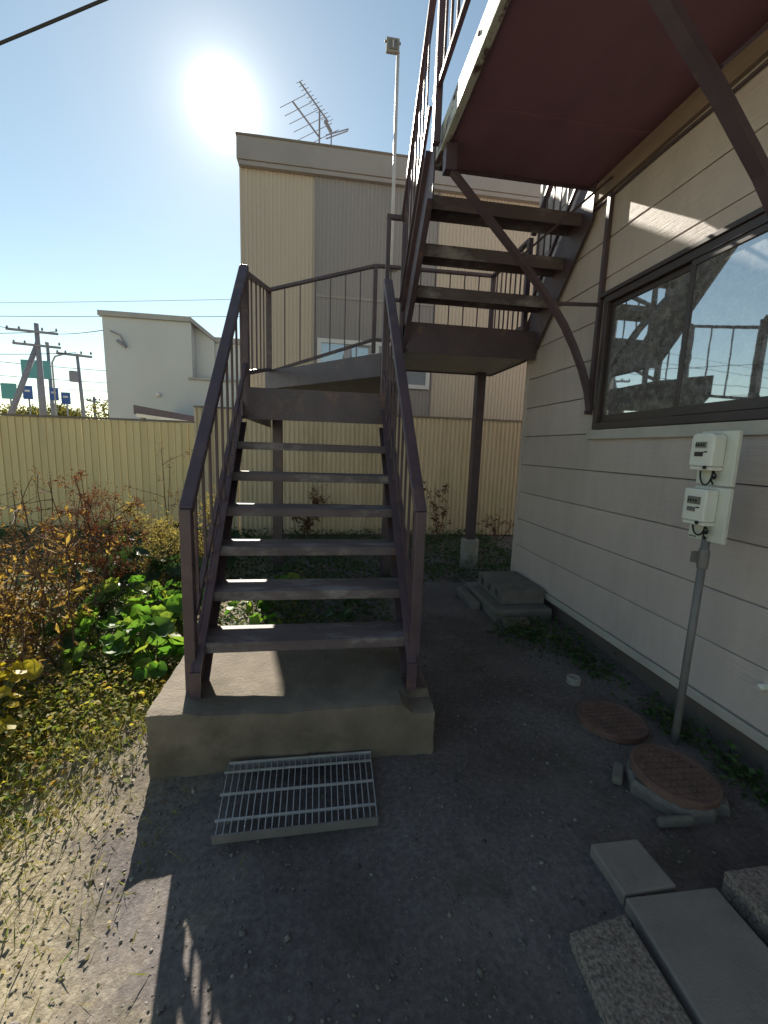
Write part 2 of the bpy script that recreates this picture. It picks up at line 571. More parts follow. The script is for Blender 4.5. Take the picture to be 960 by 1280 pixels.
def build_house():
    h = thing('house', 'beige lap-sided house with a brown sliding window along the right edge', 'house', (HX + 2, 0, 0))
    MB().box(HX + .03, 8.5, HY0, HY1 - .02, .14, 6.2).build('wall', 'siding_gap', h)
    MB().box(HX + .045, 8.46, HY0, HY1 - .05, -.2, .14).build('foundation', 'foundation', h)
    MB().box(HX - .012, HX + .03, HY0, HY1 + .004, .145, .20).build('drip_trim', 'trim_light', h, bevel=.004)
    # boards
    wy0, wy1, wz0, wz1 = 1.28, 3.13, 1.66, 2.70
    prev = .205
    z = .51
    k = 0
    while prev < 6.1:
        top = min(z, 6.15)
        segs = [(HY0, HY1 - .035)]
        if prev < wz1 and top > wz0:
            segs = [(HY0, wy0), (wy1, HY1 - .035)]
        for a, b in segs:
            z0, z1 = prev + .003, top - .003
            x = HX + random.uniform(-.0012, .0012)
            bd = MB()
            if len(segs) == 1 or True:
                bd.prism([(x + .028, z0), (x + .002, z0), (x, z0 + .006), (x, z1 - .006), (x + .006, z1), (x + .028, z1)], 'y', a, b)
            bd.build('siding_board', 'siding', h)
        # boards cut round the window keep a strip above / below it
        if prev < wz1 and top > wz0:
            if prev < wz0 - .02:
                MB().box(HX, HX + .028, wy0 + .001, wy1 - .001, prev + .004, wz0 - .002).build('siding_board', 'siding', h)
            if top > wz1 + .02:
                MB().box(HX, HX + .028, wy0 + .001, wy1 - .001, wz1 + .002, top - .004).build('siding_board', 'siding', h)
        prev = top
        z += .29
        k += 1
    MB().box(HX - .014, HX + .03, HY1 - .034, HY1 + .014, .20, 6.15).build('corner_trim', 'siding', h, bevel=.003)
    # far gable face of the house (seen only from other positions)
    for i in range(20):
        z0 = .205 + i * .29
        MB().box(HX + .06, 8.5, HY1 - .018, HY1 + .006, z0, z0 + .282).build('siding_board', 'siding', h)
    MB().prism([(HX - .45, 6.2), (8.9, 6.2), (8.9, 6.32), (5.3, 7.4), (HX - .45, 6.32)], 'y', HY0 - .3, HY1 + .1).build('roof', 'nb_fascia', h)
    # window
    w = MB()
    a, b, c, d = 1.30, 3.11, 1.70, 2.675
    w.box(HX - .035, HX + .03, a, b, c, c + .05)
    w.box(HX - .035, HX + .03, a, b, d - .05, d)
    w.box(HX - .0345, HX + .03, b - .045, b, c + .05, d - .05)
    w.box(HX - .0345, HX + .03, a, a + .045, c + .05, d - .05)
    fr = w.build('window', 'winframe', h, bevel=.003)
    MB().box(HX - .05, HX + .0, a - .05, b + .05, d + .001, d + .03).build('window_head', 'winframe', fr, bevel=.003)
    MB().box(HX - .028, HX + .025, a - .06, b + .07, 1.625, 1.697).build('window_sill', 'trim_light', fr, bevel=.004)

    def sash(y0, y1, x, nm):
        s = MB()
        z0, z1 = c + .052, d - .052
        s.box(x - .012, x + .012, y0, y1, z0, z0 + .055)
        s.box(x - .012, x + .012, y0, y1, z1 - .035, z1)
        s.box(x - .0115, x + .0115, y0, y0 + .032, z0 + .055, z1 - .035)
        s.box(x - .0115, x + .0115, y1 - .032, y1, z0 + .055, z1 - .035)
        so = s.build('sash', 'winframe', fr, bevel=.002)
        MB().box(x - .002, x + .002, y0 + .03, y1 - .03, z0 + .053, z1 - .033).build('pane', 'glass', fr)
    sash(1.346, 2.345, HX - .017, 'near')
    sash(2.31, 3.064, HX + .010, 'far')
    MB().tube([(HX + .0, 1.60, .432), (HX - .03, 1.60, .432), (HX - .04, 1.60, .428)], [.018, .017, .012], 14).build('vent_cap', 'white', h)
    # ledger under the deck, with its cable
    MB().box(HX - .035, HX - .003, HY0, 3.62, 3.44, 3.575).build('ledger_board', 'ledger', h, bevel=.004)
    MB().tube([(HX - .02, y, 3.405 + .006 * math.sin(y * 5)) for y in np.arange(-1, 3.7, .15)], .009, 6).build('cable', 'steel', h)
    return h


build_house()


# ------------------------------------------------------------------ deck (upper walkway)
DZ0, DZ1, DX0, DX1, DY1 = 3.60, 3.70, .80, HX - .006, 3.45


def bracket(parent, Y):
    upr = MB().bar((HX - .022, Y, 1.82), (HX - .022, Y, 3.42), .03, .035)
    pts = [(2.10, 1.85), (2.068, 1.993), (2.0, 2.16), (1.918, 2.314), (1.82, 2.47), (1.703, 2.615), (1.456, 2.874), (1.223, 3.094), (.86, 3.44)]
    br = MB()
    # bent flat bar as one swept strip
    vs, fs = [], []
    for i, (x, z) in enumerate(pts):
        p0 = Vector(pts[max(i - 1, 0)])
        p1 = Vector(pts[min(i + 1, len(pts) - 1)])
        t = (p1 - p0).normalized()
        n = Vector((-t.y, t.x))
        for s, yy in ((-1, -.028), (1, -.028), (1, .028), (-1, .028)):
            vs.append((x + n.x * s * .017, Y + yy, z + n.y * s * .017))
        if i:
            o = (i - 1) * 4
            fs += [(o + k, o + (k + 1) % 4, o + 4 + (k + 1) % 4, o + 4 + k) for k in range(4)]
    fs += [(3, 2, 1, 0), tuple(len(vs) - 4 + k for k in range(4))]
    br.add(vs, fs)
    b = br.build('brace', 'steel', parent)
    upr.build('wall_bar', 'steel', b)
    MB().bar((1.70, Y, 2.62), (HX - .035, Y, 2.64), .022, .022, (0, 1, 0)).build('tie_bar', 'steel', b)
    MB().tube([(HX - .02, Y - .01, 3.535), (1.45, Y - .01, 2.94)], .009, 6).build('tie_rod', 'steel', b)
    MB().box(.82, .90, Y - .04, Y + .04, 3.41, DZ0 - .02).build('gusset', 'steel', b)
    # foot plate where the brace turns in to the wall
    MB().bar((2.06, Y, 1.835), (HX - .004, Y, 1.835), .02, .03, (0, 1, 0)).build('foot_plate', 'steel', b)


def build_deck():
    d = thing('walkway_deck', 'dark brown steel upper walkway overhead, fixed to the house wall', 'walkway', (1.4, 1.5, DZ0))
    MB().box(DX0 + .05, DX1, -3.0, DY1 - .012, DZ0, DZ1).build('deck_plate', 'deckplate', d)
    # side channel with peeling paint
    MB().box(DX0, DX0 + .048, -3.0, DY1, DZ0 - .025, DZ1 + .03).build('side_channel', 'peel', d, bevel=.004)
    MB().box(DX0 + .05, DX1, DY1 - .01, DY1 + .008, DZ0 - .02, DZ1 - .004).build('end_channel', 'steel', d)
    for y in np.arange(-2.6, 3.3, .91):
        sm = MB().box(DX0 + .05, DX1 - .002, y - .022, y + .022, DZ0 - .007, DZ0 - .0005).build('seam_strip', 'deckplate', d)
    for y in np.arange(.4, 3.4, .42):
        MB().tube([(DX0 - .009, y, DZ1 - .02), (DX0 + .001, y, DZ1 - .02)], .011, 6).build('bolt', 'steel', d)
    # rail along the open side
    x = DX0 - .04
    zt = 4.72
    MB().bar((x, 3.30, zt), (x, -3.0, zt), .05, .035, (1, 0, 0)).build('handrail', 'steel', d, bevel=.004)
    MB().bar((x, 3.30, 3.93), (x, -3.0, 3.93), .03, .03, (1, 0, 0)).build('lower_rail', 'steel', d)
    y = 3.2
    k = 0
    while y > -2.9:
        if k % 9 == 0:
            MB().box(x - .025, x + .025, y - .025, y + .025, DZ0 - .01, zt - .015).build('rail_post', 'steel', d)
        else:
            MB().box(x - .008, x + .008, y - .008, y + .008, 3.93, zt - .015).build('baluster', 'steel', d)
        y -= .135
        k += 1
    bracket(d, 3.18)
    bracket(d, 1.62)


build_deck()


# ------------------------------------------------------------------ stair
G1, R1 = .19, .20
TY, TZ = 2.085, .515                          # first tread nosing
XL, XR = -.555, .445
AY, AZ = 3.265, 1.905                         # landing A front edge / top
CY, CZ = 4.15, 2.69                           # landing C front edge / top
F2L, F2R = .80, 2.075
G2, R2 = .2165, .25
LB = 5.28                                     # back of the landings


def stringer(x0, x1, y0, z0, y1, z1, dn, up, flange, parent, ends=None):
    """channel: web plate plus flange bars; line (y0,z0)-(y1,z1), dn/up vertical offsets"""
    m = MB()
    poly = [(y0, z0 - dn), (y1, z1 - dn), (y1, z1 + up), (y0, z0 + up)] if ends is None else ends
    m.prism(poly, 'x', x0, x1)
    o = m.build('stringer', 'steel', parent, bevel=.002)
    return o


def tread(x0, x1, y, z, depth, lip, sgn, parent, mt='tread'):
    """folded plate tread: top, front lip, rear lip; sgn=+1 goes up towards +y"""
    y2 = y + sgn * depth
    t = .006
    m = MB()
    a, b = min(y, y2), max(y, y2)
    m.box(x0, x1, a, b, z - t, z)
    m.box(x0, x1, a, a + t, z - lip, z - t)
    m.box(x0, x1, b - t, b, z - lip * .8, z - t)
    o = m.build('tread', mt, parent, bevel=.002)
    return o


def rail_run(p, q, nb, base_fn, parent, w=.055, h=.032, lower=None):
    """sloping handrail p->q with nb balusters down to base_fn(t)"""
    hr = MB().bar(p, q, w, h).build('handrail', 'steel', parent, bevel=.006)
    for i in range(nb):
        t = (i + 1) / (nb + 1)
        pt = Vector(p).lerp(Vector(q), t)
        zb = base_fn(pt.x, pt.y)
        MB().box(pt.x - .0065, pt.x + .0065, pt.y - .0065, pt.y + .0065, zb, pt.z - h * .45).build('baluster', 'steel', parent)
    return hr


def build_stair():
    s = thing('steel_staircase', 'dark brown steel open-riser outdoor staircase turning back at a landing', 'staircase', (-.05, 2.0, .27))
    # ---- lower flight
    k = R1 / G1
    line = lambda y: TZ + (y - TY) * k
    for x0, x1 in ((XL - .05, XL - .036), (XR + .036, XR + .05)):
        poly = [(1.985, .275), (2.14, .275), (AY + .14, line(AY + .14) - .21), (AY + .14, line(AY) + .02), (AY + .02, line(AY) + .06), (1.985, .42)]
        st = MB().prism(poly, 'x', x0, x1).build('stringer', 'steel', s, bevel=.002)
        inner = 1 if x0 < 0 else -1
        xa, xb = (x1, x1 + .036) if inner > 0 else (x0 - .036, x0)
        # flanges
        f = MB()
        for (ya, za, yb, zb) in ((1.99, .415, AY + .0, line(AY) + .035), (2.13, .285, AY + .1, line(AY + .1) - .205)):
            f.bar(((xa + xb) / 2, ya, za), ((xa + xb) / 2, yb, zb), .034, .010)
        f.box(min(xa, x0), max(xb, x1), 1.972, 1.984, .276, .422)
        f.build('flange', 'steel', st)
    for i in range(6):
        tread(XL - .034, XR + .034, TY + i * G1, TZ + i * R1, .215, .052, 1, s)
    # landing A with its deep front channel
    MB().box(XL - .03, XR + .03, AY, AY + .012, 1.68, AZ).build('landing_fascia', 'steel', s)
    MB().prism([(XL - .03, AY + .013), (XR + .03, AY + .013), (XR + .03, 3.74), (XL - .03, 5.0)], 'z', AZ - .05, AZ - .006).build('landing_plate', 'steel', s)
    MB().prism([(XL - .05, AY + .15), (XL - .036, AY + .15), (XL - .036, LB - .012), (XL - .05, LB - .012)], 'z', 1.70, AZ + .03).build('landing_side', 'steel', s)
    # winder B: diagonal riser from the inner corner to the far left corner
    pB = [(XR + .045, 3.72), (.78, CY + .02), (.78, LB), (XL - .07, LB), (XL - .07, 5.02)]
    MB().prism(pB, 'z', 2.105, 2.30).build('winder_plate', 'steel', s, bevel=.003)
    # landing C
    MB().box(F2L, F2R + .02, CY, CY + .012, CZ - .27, CZ).build('landing_fascia', 'steel', s)
    MB().box(F2L, F2R + .02, CY + .013, LB - .001, CZ - .235, CZ - .225).build('landing_soffit', 'trim_light', s)
    MB().box(F2L, F2R + .02, CY + .013, LB - .001, CZ - .05, CZ - .004).build('landing_plate', 'steel', s)
    MB().box(.76, F2R + .02, LB, LB + .012, CZ - .25, CZ + .01).build('landing_back', 'steel', s)
    MB().box(F2R + .021, F2R + .03, CY + .2, LB, CZ - .25, CZ + .01).build('landing_side', 'steel', s)
    MB().box(F2L - .012, F2L - .001, CY, LB - .002, CZ - .25, CZ).build('landing_side', 'steel', s)
    # bolts along the channels, cleats under the treads
    bolt = MB().tube([(0, -.008, 0), (0, .001, 0)], .012, 6).mesh('bolt')
    for x in (-.50, -.30, -.05, .20, .40):
        link('bolt', bolt, 'steel', s).location = (x, AY, 1.73)
    for x in (.90, 1.25, 1.6, 1.95):
        link('bolt', bolt, 'steel', s).location = (x, CY, CZ - .22)
    for i in range(6):
        for xx in (XL - .034, XR + .034 - .03):
            MB().box(xx, xx + .03, TY + i * G1 + .03, TY + i * G1 + .18, TZ + i * R1 - .045, TZ + i * R1 - .0065).build('cleat', 'steel', s)
    for i in range(1, 4):
        for xx in (F2L + .002, F2R - .034):
            MB().box(xx, xx + .032, CY - i * G2 + .03, CY - i * G2 + .18, CZ + i * R2 - .05, CZ + i * R2 - .0065).build('cleat', 'steel', s)
    # posts
    for x, y, zt, z0 in ((-.50, 5.12, 2.10, .0), (.76, 4.78, 2.30, .0), (1.93, 5.2, CZ - .236, .36)):
        MB().box(x - .055, x + .055, y - .055, y + .055, z0, zt).build('support_post', 'steel', s, bevel=.006)
    # ---- upper flight, back towards the camera
    k2 = R2 / G2
    for x in (F2L, F2R):
        x0, x1 = (x - .012, x) if x == F2L else (x, x + .012)
        y0, z0 = CY + .22, CZ - .25
        yT = 3.36
        zl = lambda y: CZ + (CY - y) * k2
        poly = [(CY + .30, CZ - .25), (CY + .04, CZ - .25), (yT, zl(yT) - .27), (yT, DZ1 + .03), (3.47, DZ1 + .03), (CY + .30, CZ + .03)]
        st = MB().prism(poly, 'x', x0, x1).build('stringer', 'steel', s, bevel=.002)
        xc = x - .03 if x == F2L else x + .022
        if x == F2L:
            f = MB()
            f.bar((xc, CY + .05, CZ - .25), (xc, yT, zl(yT) - .27), .036, .010)
            f.bar((xc, CY + .30, CZ + .025), (xc, 3.48, DZ1 + .02), .036, .010)
            f.build('flange', 'steel', st)
    for i in range(1, 4):
        tread(F2L + .002, F2R - .002, CY - i * G2, CZ + i * R2, .22, .10, 1, s)
    # ---- rails, lower flight
    for x, xt in ((-.612, -.548), (.493, .470)):
        # newel at the foot, on a small plate
        MB().box(x - .026, x + .026, 2.02, 2.072, .282, 1.195).build('rail_post', 'steel', s, bevel=.004)
        MB().box(x - .05, x + .05, 1.995, 2.10, .272, .281).build('base_plate', 'steel', s)
        p, q = (x, 2.045, 1.19), (xt, 3.30, 2.715)
        rail_run(p, q, 9, lambda xx, yy: line(yy) + .03, s, w=.062, h=.036)
        MB().bar((x, 2.06, .60), (xt, 3.30, 2.07), .024, .024).build('lower_rail', 'steel', s)
        MB().box(xt - .026, xt + .026, 3.29, 3.342, 1.70, 2.735 if x < 0 else 2.70).build('rail_post', 'steel', s, bevel=.004)
    # landing left rail and back rail
    nw, bl, bm_, br = (-.548, 3.33), (-.60, 5.24), (.60, 5.25), (2.035, 5.25)
    z_nw, z_bl, z_bm, z_br = 2.70, 3.22, 3.585, 3.60
    def run(p, q, z0t, z1t, z0b, z1b, nb):
        MB().bar((*p, z0t), (*q, z1t), .05, .034, (1, 0, 0) if abs(q[0] - p[0]) < .3 else (0, 1, 0)).build('handrail', 'steel', s, bevel=.004)
        MB().bar((*p, z0b), (*q, z1b), .028, .034, (1, 0, 0) if abs(q[0] - p[0]) < .3 else (0, 1, 0)).build('lower_rail', 'steel', s)
        for i in range(nb):
            t = (i + 1) / (nb + 1)
            x, y = p[0] + (q[0] - p[0]) * t, p[1] + (q[1] - p[1]) * t
            MB().box(x - .0065, x + .0065, y - .0065, y + .0065, z0b + (z1b - z0b) * t, z0t + (z1t - z0t) * t).build('baluster', 'steel', s)
    run((-.548, 3.36), bl, z_nw, z_bl, 2.02, 2.36, 5)
    run(bl, bm_, z_bl, z_bm, 2.33, 2.77, 6)
    run(bm_, br, z_bm, z_br, 2.77, 2.78, 7)
    run(br, (2.035, 4.36), z_br, z_br, 2.78, 2.78, 6)
    for (x, y), zb, zt in ((bl, 2.30, z_bl + .01), (bm_, 2.62, z_bm + .01), (br, CZ - .02, z_br + .01), ((2.035, 4.33), CZ - .02, z_br + .01)):
        MB().box(x - .024, x + .024, y - .024, y + .024, zb, zt).build('rail_post', 'steel', s, bevel=.003)
    # inner loop where the upper rail starts
    for x in (.612, .765):
        MB().box(x - .02, x + .02, 4.33, 4.37, 2.30, 3.65).build('rail_post', 'steel', s, bevel=.003)
    MB().box(.59, .787, 4.329, 4.371, 3.651, 3.69).build('rail_cap', 'steel', s, bevel=.003)
    MB().box(.634, .744, 4.335, 4.365, 2.92, 2.95).build('lower_rail', 'steel', s)
    # upper flight rails
    zl = lambda y: CZ + (CY - y) * k2
    for x, nb in ((.745, 7), (2.06, 7)):
        ys, ye = 4.33, 3.36
        zs = 3.64
        MB().bar((x, ys, zs), (x, ye, 4.72), .05, .034).build('handrail', 'steel', s, bevel=.004)
        MB().bar((x, ys, 2.92), (x, ye, 3.93), .026, .026).build('lower_rail', 'steel', s)
        for i in range(nb):
            t = (i + 1) / (nb + 1)
            y = ys + (ye - ys) * t
            MB().box(x - .0065, x + .0065, y - .0065, y + .0065, 2.92 + 1.01 * t, zs + 1.08 * t).build('baluster', 'steel', s)


build_stair()

# concrete base under the stair: rough block with a worn top and chipped right corner
def build_base():
    nx, ny, nz = 56, 26, 10
    import bmesh
    bm = bmesh.new()
    bmesh.ops.create_cube(bm, size=1)
    bmesh.ops.subdivide_edges(bm, edges=bm.edges[:], cuts=23, use_grid_fill=True)
    for v in bm.verts:
        x, y, z = v.co
        X = -.095 + x * 1.325
        Yf, Yb = 1.855, 2.47
        Yy = (Yf + Yb) / 2 + y * (Yb - Yf)
        top = .275 + .016 * max(0, min(1, (-X - .2) / .4)) - .014 * (X > .42) + .006 * math.sin(X * 5.1)
        if X > .43 and Yy < 1.99 and z > .3:
            top -= .035
        Z = -.12 + (z + .5) * (top + .12)
        n = .0025 * math.sin(X * 23 + Z * 31) + .002 * math.sin(Yy * 41 + X * 17) + .002 * math.sin(Z * 67 + X * 53) + random.uniform(-.0015, .0015)
        # soften the front top edge
        e = max(0, (z - .40) / .1) * max(0, (-y - .42) / .08)
        v.co = (X + n * (1 if abs(x) > .49 else 0), Yy + n + .008 * e + (.03 if (z < -.2 and y < -.49) else 0) * 0, Z - .008 * e + n * .5 * (z > .49))
    me = bpy.data.meshes.new('stair_base')
    bm.to_mesh(me)
    bm.free()
    o = link('stair_base', me, 'concrete', smooth=True)
    o.data.set_sharp_from_angle(angle=math.radians(38)) if hasattr(o.data, 'set_sharp_from_angle') else None
    tag(o, 'rough chipped concrete block at the foot of the steel staircase', 'concrete block')


build_base()

o = MB().lathe((1.93, 5.2, -.1), [(.112, 0), (.115, .46), (.105, .475)], 20).build('post_footing', 'concrete_light')
tag(o, 'pale round concrete footing under the far support post', 'footing')


# ------------------------------------------------------------------ white pole with square panel
def build_white_pole():
    t = thing('antenna_pole', 'thin pale pole with a small square panel clamped to the landing rail', 'pole', (.79, 5.33, 2.5))
    MB().tube([(.79, 5.33, 2.55), (.79, 5.33, 5.83)], .019, 10).build('pole', 'polewhite', t, smooth=True)
    b = MB().box(.655, .80, 5.30, 5.34, 5.80, 5.94).build('panel', 'concrete_light', t, bevel=.006)
    MB().box(.68, .775, 5.292, 5.2995, 5.825, 5.915).build('panel_face', 'conduit', b)
    MB().bar((.728, 5.289, 5.835), (.728, 5.289, 5.905), .012, .004).build('panel_mark', 'polewhite', b)
    for x in (.635, .815):
        MB().tube([(x, 5.32, 5.905), (x + (.02 if x < .7 else -.02), 5.32, 5.905)], .012, 8).build('knob', 'conduit', t)
    MB().tube([(.73, 5.32, 3.585), (.86, 5.32, 3.585)], .022, 10).build('clamp', 'polewhite', t)
    for x in (.735, .845):
        MB().lathe((x, 5.30, 3.56), [(.02, 0), (.03, .02), (.02, .045)], 10).build('clamp_bolt', 'polewhite', t)


build_white_pole()


# ------------------------------------------------------------------ meters
def build_meter():
    Y0, Y1 = 1.722, 1.917
    xb = 1.905
    p = thing('meter_stand', 'two ivory utility meters on a grey pipe standing by the siding', 'meter', (1.905, 1.815, 0))
    MB().tube([(1.885, 1.812, -.1), (1.893, 1.815, .5), (xb + .0, 1.82, 1.12)], .019, 12).build('pipe', 'conduit', p, smooth=True)
    MB().lathe((xb - .002, 1.819, .955), [(.023, 0), (.026, .02), (.026, .08), (.023, .1)], 14).build('pipe_coupling', 'conduit', p)
    MB().bar((xb - .035, 1.835, .985), (xb - .035, 1.835, 1.04), .03, .02).build('clamp', 'conduit', p)
    for z0, z1, up in ((1.375, 1.637, True), (1.098, 1.368, False)):
        bd = MB().box(xb - .012, xb + .012, Y0, Y1, z0, z1).build('meter_board', 'ivory', p, bevel=.005)
        yc = (Y0 + Y1) / 2 + .018
        zt, zb = z1 - .012, z1 - .172
        w = .064
        pr = []
        if up:   # rounded shoulder
            for a in range(0, 91, 18):
                r = math.radians(a)
                pr.append((yc + w - .03 + .03 * math.cos(r), zt - .03 + .03 * math.sin(r)))
            for a in range(90, 181, 18):
                r = math.radians(a)
                pr.append((yc - w + .03 + .03 * math.cos(r), zt - .03 + .03 * math.sin(r)))
            pr += [(yc - w, zb), (yc + w, zb)]
        else:
            pr = [(yc + w, zt), (yc - w, zt), (yc - w, zb), (yc + w, zb)]
        body = MB().prism(pr, 'x', xb - .082, xb - .0125).build('meter_body', 'white', p, bevel=.008)
        xf = xb - .083
        MB().box(xf - .003, xf + .003, yc - .036, yc + .036, zt - .075, zt - .038).build('display_bezel', 'conduit' if not up else 'ivory', body)
        MB().box(xf - .005, xf - .0032, yc - .030, yc + .030, zt - .070, zt - .043).build('display', 'display', body)
        for i in range(4):
            MB().box(xf - .0062, xf - .0052, yc + .022 - i * .014, yc + .030 - i * .014, zt - .064, zt - .050).build('digit', 'black', body)
        MB().box(xf - .002, xf + .002, yc - .012, yc + .034, zt - .112, zt - .090).build('name_plate', 'winframe' if up else 'conduit', body)
        MB().box(xf - .002, xf + .002, yc - .034, yc - .016, zt - .093, zt - .087).build('slot', 'black', body)
        # lower cover
        MB().box(xb - .075, xb - .0125, yc - w + .004, yc + w - .004, zb - .018, zb - .001).build('terminal_cover', 'white', body, bevel=.004)
        MB().tube([(xb - .079, yc - .030, zb - .004), (xb - .085, yc - .030, zb - .004)], .009, 10).build('screw', 'black', body)
        # cable loop with a knot
        pts = []
        for i in range(15):
            a = math.pi * (1.0 + i / 14)
            pts.append((xb - .03 - .004 * i / 14, yc + .004 - .036 * math.cos(a), zb - .022 + (.068 if up else .05) * math.sin(a)))
        MB().tube(pts, .0042, 6).build('cable', 'black', p, smooth=True)
        MB().tube([(xb - .033, yc - .032, zb - .02), (xb - .036, yc - .055, zb - .045), (xb - .036, yc - .03, zb - .06), (xb - .034, yc - .042, zb - .085)], .0045, 6).build('cable', 'black', p, smooth=True)
        MB().lathe((xb - .036, yc - .043, zb - .06), [(.006, 0), (.011, .009), (.006, .018)], 8).build('cable_knot', 'black', p)
    MB().box(xb - .0135, xb - .0122, Y1 - .05, Y1 - .008, 1.106, 1.114).build('label_strip', 'conduit', p)


build_meter()


# ------------------------------------------------------------------ grating, manholes, blocks, slabs
def build_grate():
    g = thing('steel_grating', 'galvanised steel grating lying on the ground before the concrete block', 'grating', (-.07, 1.67, 0))
    A, B, C, D = Vector((-.40, 1.818, .045)), Vector((.25, 1.838, .035)), Vector((.238, 1.485, .026)), Vector((-.378, 1.468, .030))
    n = 24
    for i in range(n + 1):
        t = i / n
        p, q = A.lerp(B, t), D.lerp(C, t)
        MB().bar(p, q, .0038, .020, (1, 0, 0)).build('bearing_bar', 'galv', g)
    for k, t in enumerate((.13, .47, .82)):
        p, q = A.lerp(D, t), B.lerp(C, t)
        e = (q - p).normalized()
        MB().bar(p - e * .012 + Vector((0, 0, .0095)), q + Vector((0, 0, .0095)), .008, .008, (0, 1, 0)).build('cross_bar', 'galv', g)
    MB().bar(D + Vector((-.012, -.004, -.002)), C + Vector((.004, -.004, -.002)), .006, .036, (0, 1, 0)).build('end_band', 'conduit', g)
    MB().bar(A + Vector((0, .004, 0)), B + Vector((0.004, .004, 0)), .005, .036, (0, 1, 0)).build('end_band', 'galv', g)


build_grate()


def manhole(name, c, r, tilt, label, collar):
    t = thing(name, label, 'manhole cover', (c[0], c[1], 0), 'round iron covers beside the house')
    R_ = Matrix.Translation(c) @ Matrix.Rotation(tilt[0], 4, 'X') @ Matrix.Rotation(tilt[1], 4, 'Y')
    def put(mb):
        mb.v = [tuple(R_ @ Vector(v)) for v in mb.v]
        return mb
    put(MB().lathe((0, 0, 0), [(r, -.03), (r, 0), (r - .012, .004), (r - .016, 0), (r - .018, 0)], 48)).build('cover', 'rust', t, smooth=False)
    st = MB()
    s = .034
    k = int(r / s) + 1
    for i in range(-k, k + 1):
        for j in range(-k, k + 1):
            x, y = i * s, j * s
            if math.hypot(x, y) < r - .032:
                st.add([(x - .013, y - .011, -.001), (x + .013, y - .011, -.001), (x + .013, y + .011, -.001), (x - .013, y + .011, -.001),
                        (x - .011, y - .009, .006), (x + .011, y - .009, .006), (x + .011, y + .009, .006), (x - .011, y + .009, .006)],
                       [(4, 5, 6, 7), (0, 1, 5, 4), (1, 2, 6, 5), (2, 3, 7, 6), (3, 0, 4, 7)])
    tag(put(st).build('raised_studs', 'rust', t), kind='stuff')
    cm = MB().lathe((c[0], c[1], -.1), [(r + .02, 0), (r + .014, .1 + c[2] - .05), (r + .006, .1 + c[2] - .036), (r - .0, .1 + c[2] - .031)], 40)
    rr = np.random.default_rng(int(c[1] * 1000))
    wob = {k: rr.normal(0, .007) for k in range(40)}
    cm.v = [(x + (x - c[0]) / r * wob[i % 40], y + (y - c[1]) / r * wob[i % 40], z + .4 * wob[(i * 7) % 40] * (z > -.05)) for i, (x, y, z) in enumerate(cm.v)]
    cm.build('collar', collar, t)


manhole('manhole_cover', (1.648, 1.995, .03), .182, (math.radians(-1), 0), 'rusty round iron cover behind, farther along the house wall from the camera', 'block')
manhole('manhole_cover', (1.622, 1.535, .075), .178, (math.radians(3), math.radians(3)), 'rusty round iron cover in front of the meter pipe, on a raised concrete collar', 'block')
for (x, y, l, w, rz, lab) in ((1.40, 1.615, .12, .045, 50, 'small broken concrete piece left of the near iron cover'),
                              (1.46, 1.345, .15, .030, -6, 'pale sliver of broken concrete below the near iron cover')):
    a = math.radians(rz)
    d = Vector((math.cos(a), math.sin(a), 0)) * l / 2
    o = MB().bar(Vector((x, y, .018)) - d, Vector((x, y, .026)) + d, w, .04, (-math.sin(a), math.cos(a), 0)).build('concrete_shard', 'block', bevel=.012)
    tag(o, lab, 'concrete shard')

o = MB().lathe((1.668, 2.40, -.05), [(.045, 0), (.045, .095), (.04, .1), (.03, .1), (.028, .088)], 20).build('pipe_cap', 'concrete_light')
tag(o, 'small pale round pipe stub sticking out of the ground near the weeds', 'pipe')


def build_blocks():
    t = thing('hollow_block', 'grey hollow concrete block step with dark holes in its side', 'concrete block', (1.87, 3.85, .11))
    x0, x1, y0, y1, z0, z1 = 1.665, 2.085, 3.56, 4.17, .112, .24
    m = MB()
    # frame round three through holes opening on the left face
    hw = .075
    ys = [y0 + .09, y0 + .09 + .18, y0 + .09 + .36]
    m.box(x0, x1, y0, y1, z1 - .03, z1)
    m.box(x0, x1, y0, y1, z0, z0 + .028)
    cur = y0
    for y in ys:
        m.box(x0 + .001, x1 - .001, cur + (.001 if cur == y0 else 0), y, z0 + .028, z1 - .03)
        cur = y + hw
    m.box(x0 + .001, x1 - .001, cur, y1 - .001, z0 + .028, z1 - .03)
    m.build('block_shell', 'block', t)
    MB().box(x0 + .10, x0 + .12, y0 + .05, y1 - .05, z0 + .029, z1 - .031).build('inner_web', 'block', t)
    s = MB().box(1.55, 2.10, 3.42, 4.25, -.04, .108).build('stone_slab', 'block', bevel=.02)
    tag(s, 'rounded concrete slab under the hollow block by the house corner', 'concrete slab')
    s = MB().box(1.44, 1.535, 3.72, 4.2, -.03, .075).build('stone_slab', 'block', bevel=.02)
    tag(s, 'small weathered concrete piece left of the hollow block', 'concrete slab')
    s = MB().box(1.60, 1.82, 3.24, 3.405, -.03, .06).build('stone_slab', 'concrete', bevel=.02)
    tag(s, 'low broken concrete piece in front of the block step', 'concrete slab')


build_blocks()


def slab(c, mt, lab, th=.045):
    """four corners (near-left, near-right, far-right, far-left) on the ground"""
    m = MB()
    vs = [(x, y, -.02) for x, y in c] + [(x, y, th) for x, y in c]
    m.add(vs, [(3, 2, 1, 0), (4, 5, 6, 7), (0, 1, 5, 4), (1, 2, 6, 5), (2, 3, 7, 6), (3, 0, 4, 7)])
    o = m.build('paving_slab', mt, bevel=.006)
    tag(o, lab, 'paving slab', 'loose paving slabs at the lower right')


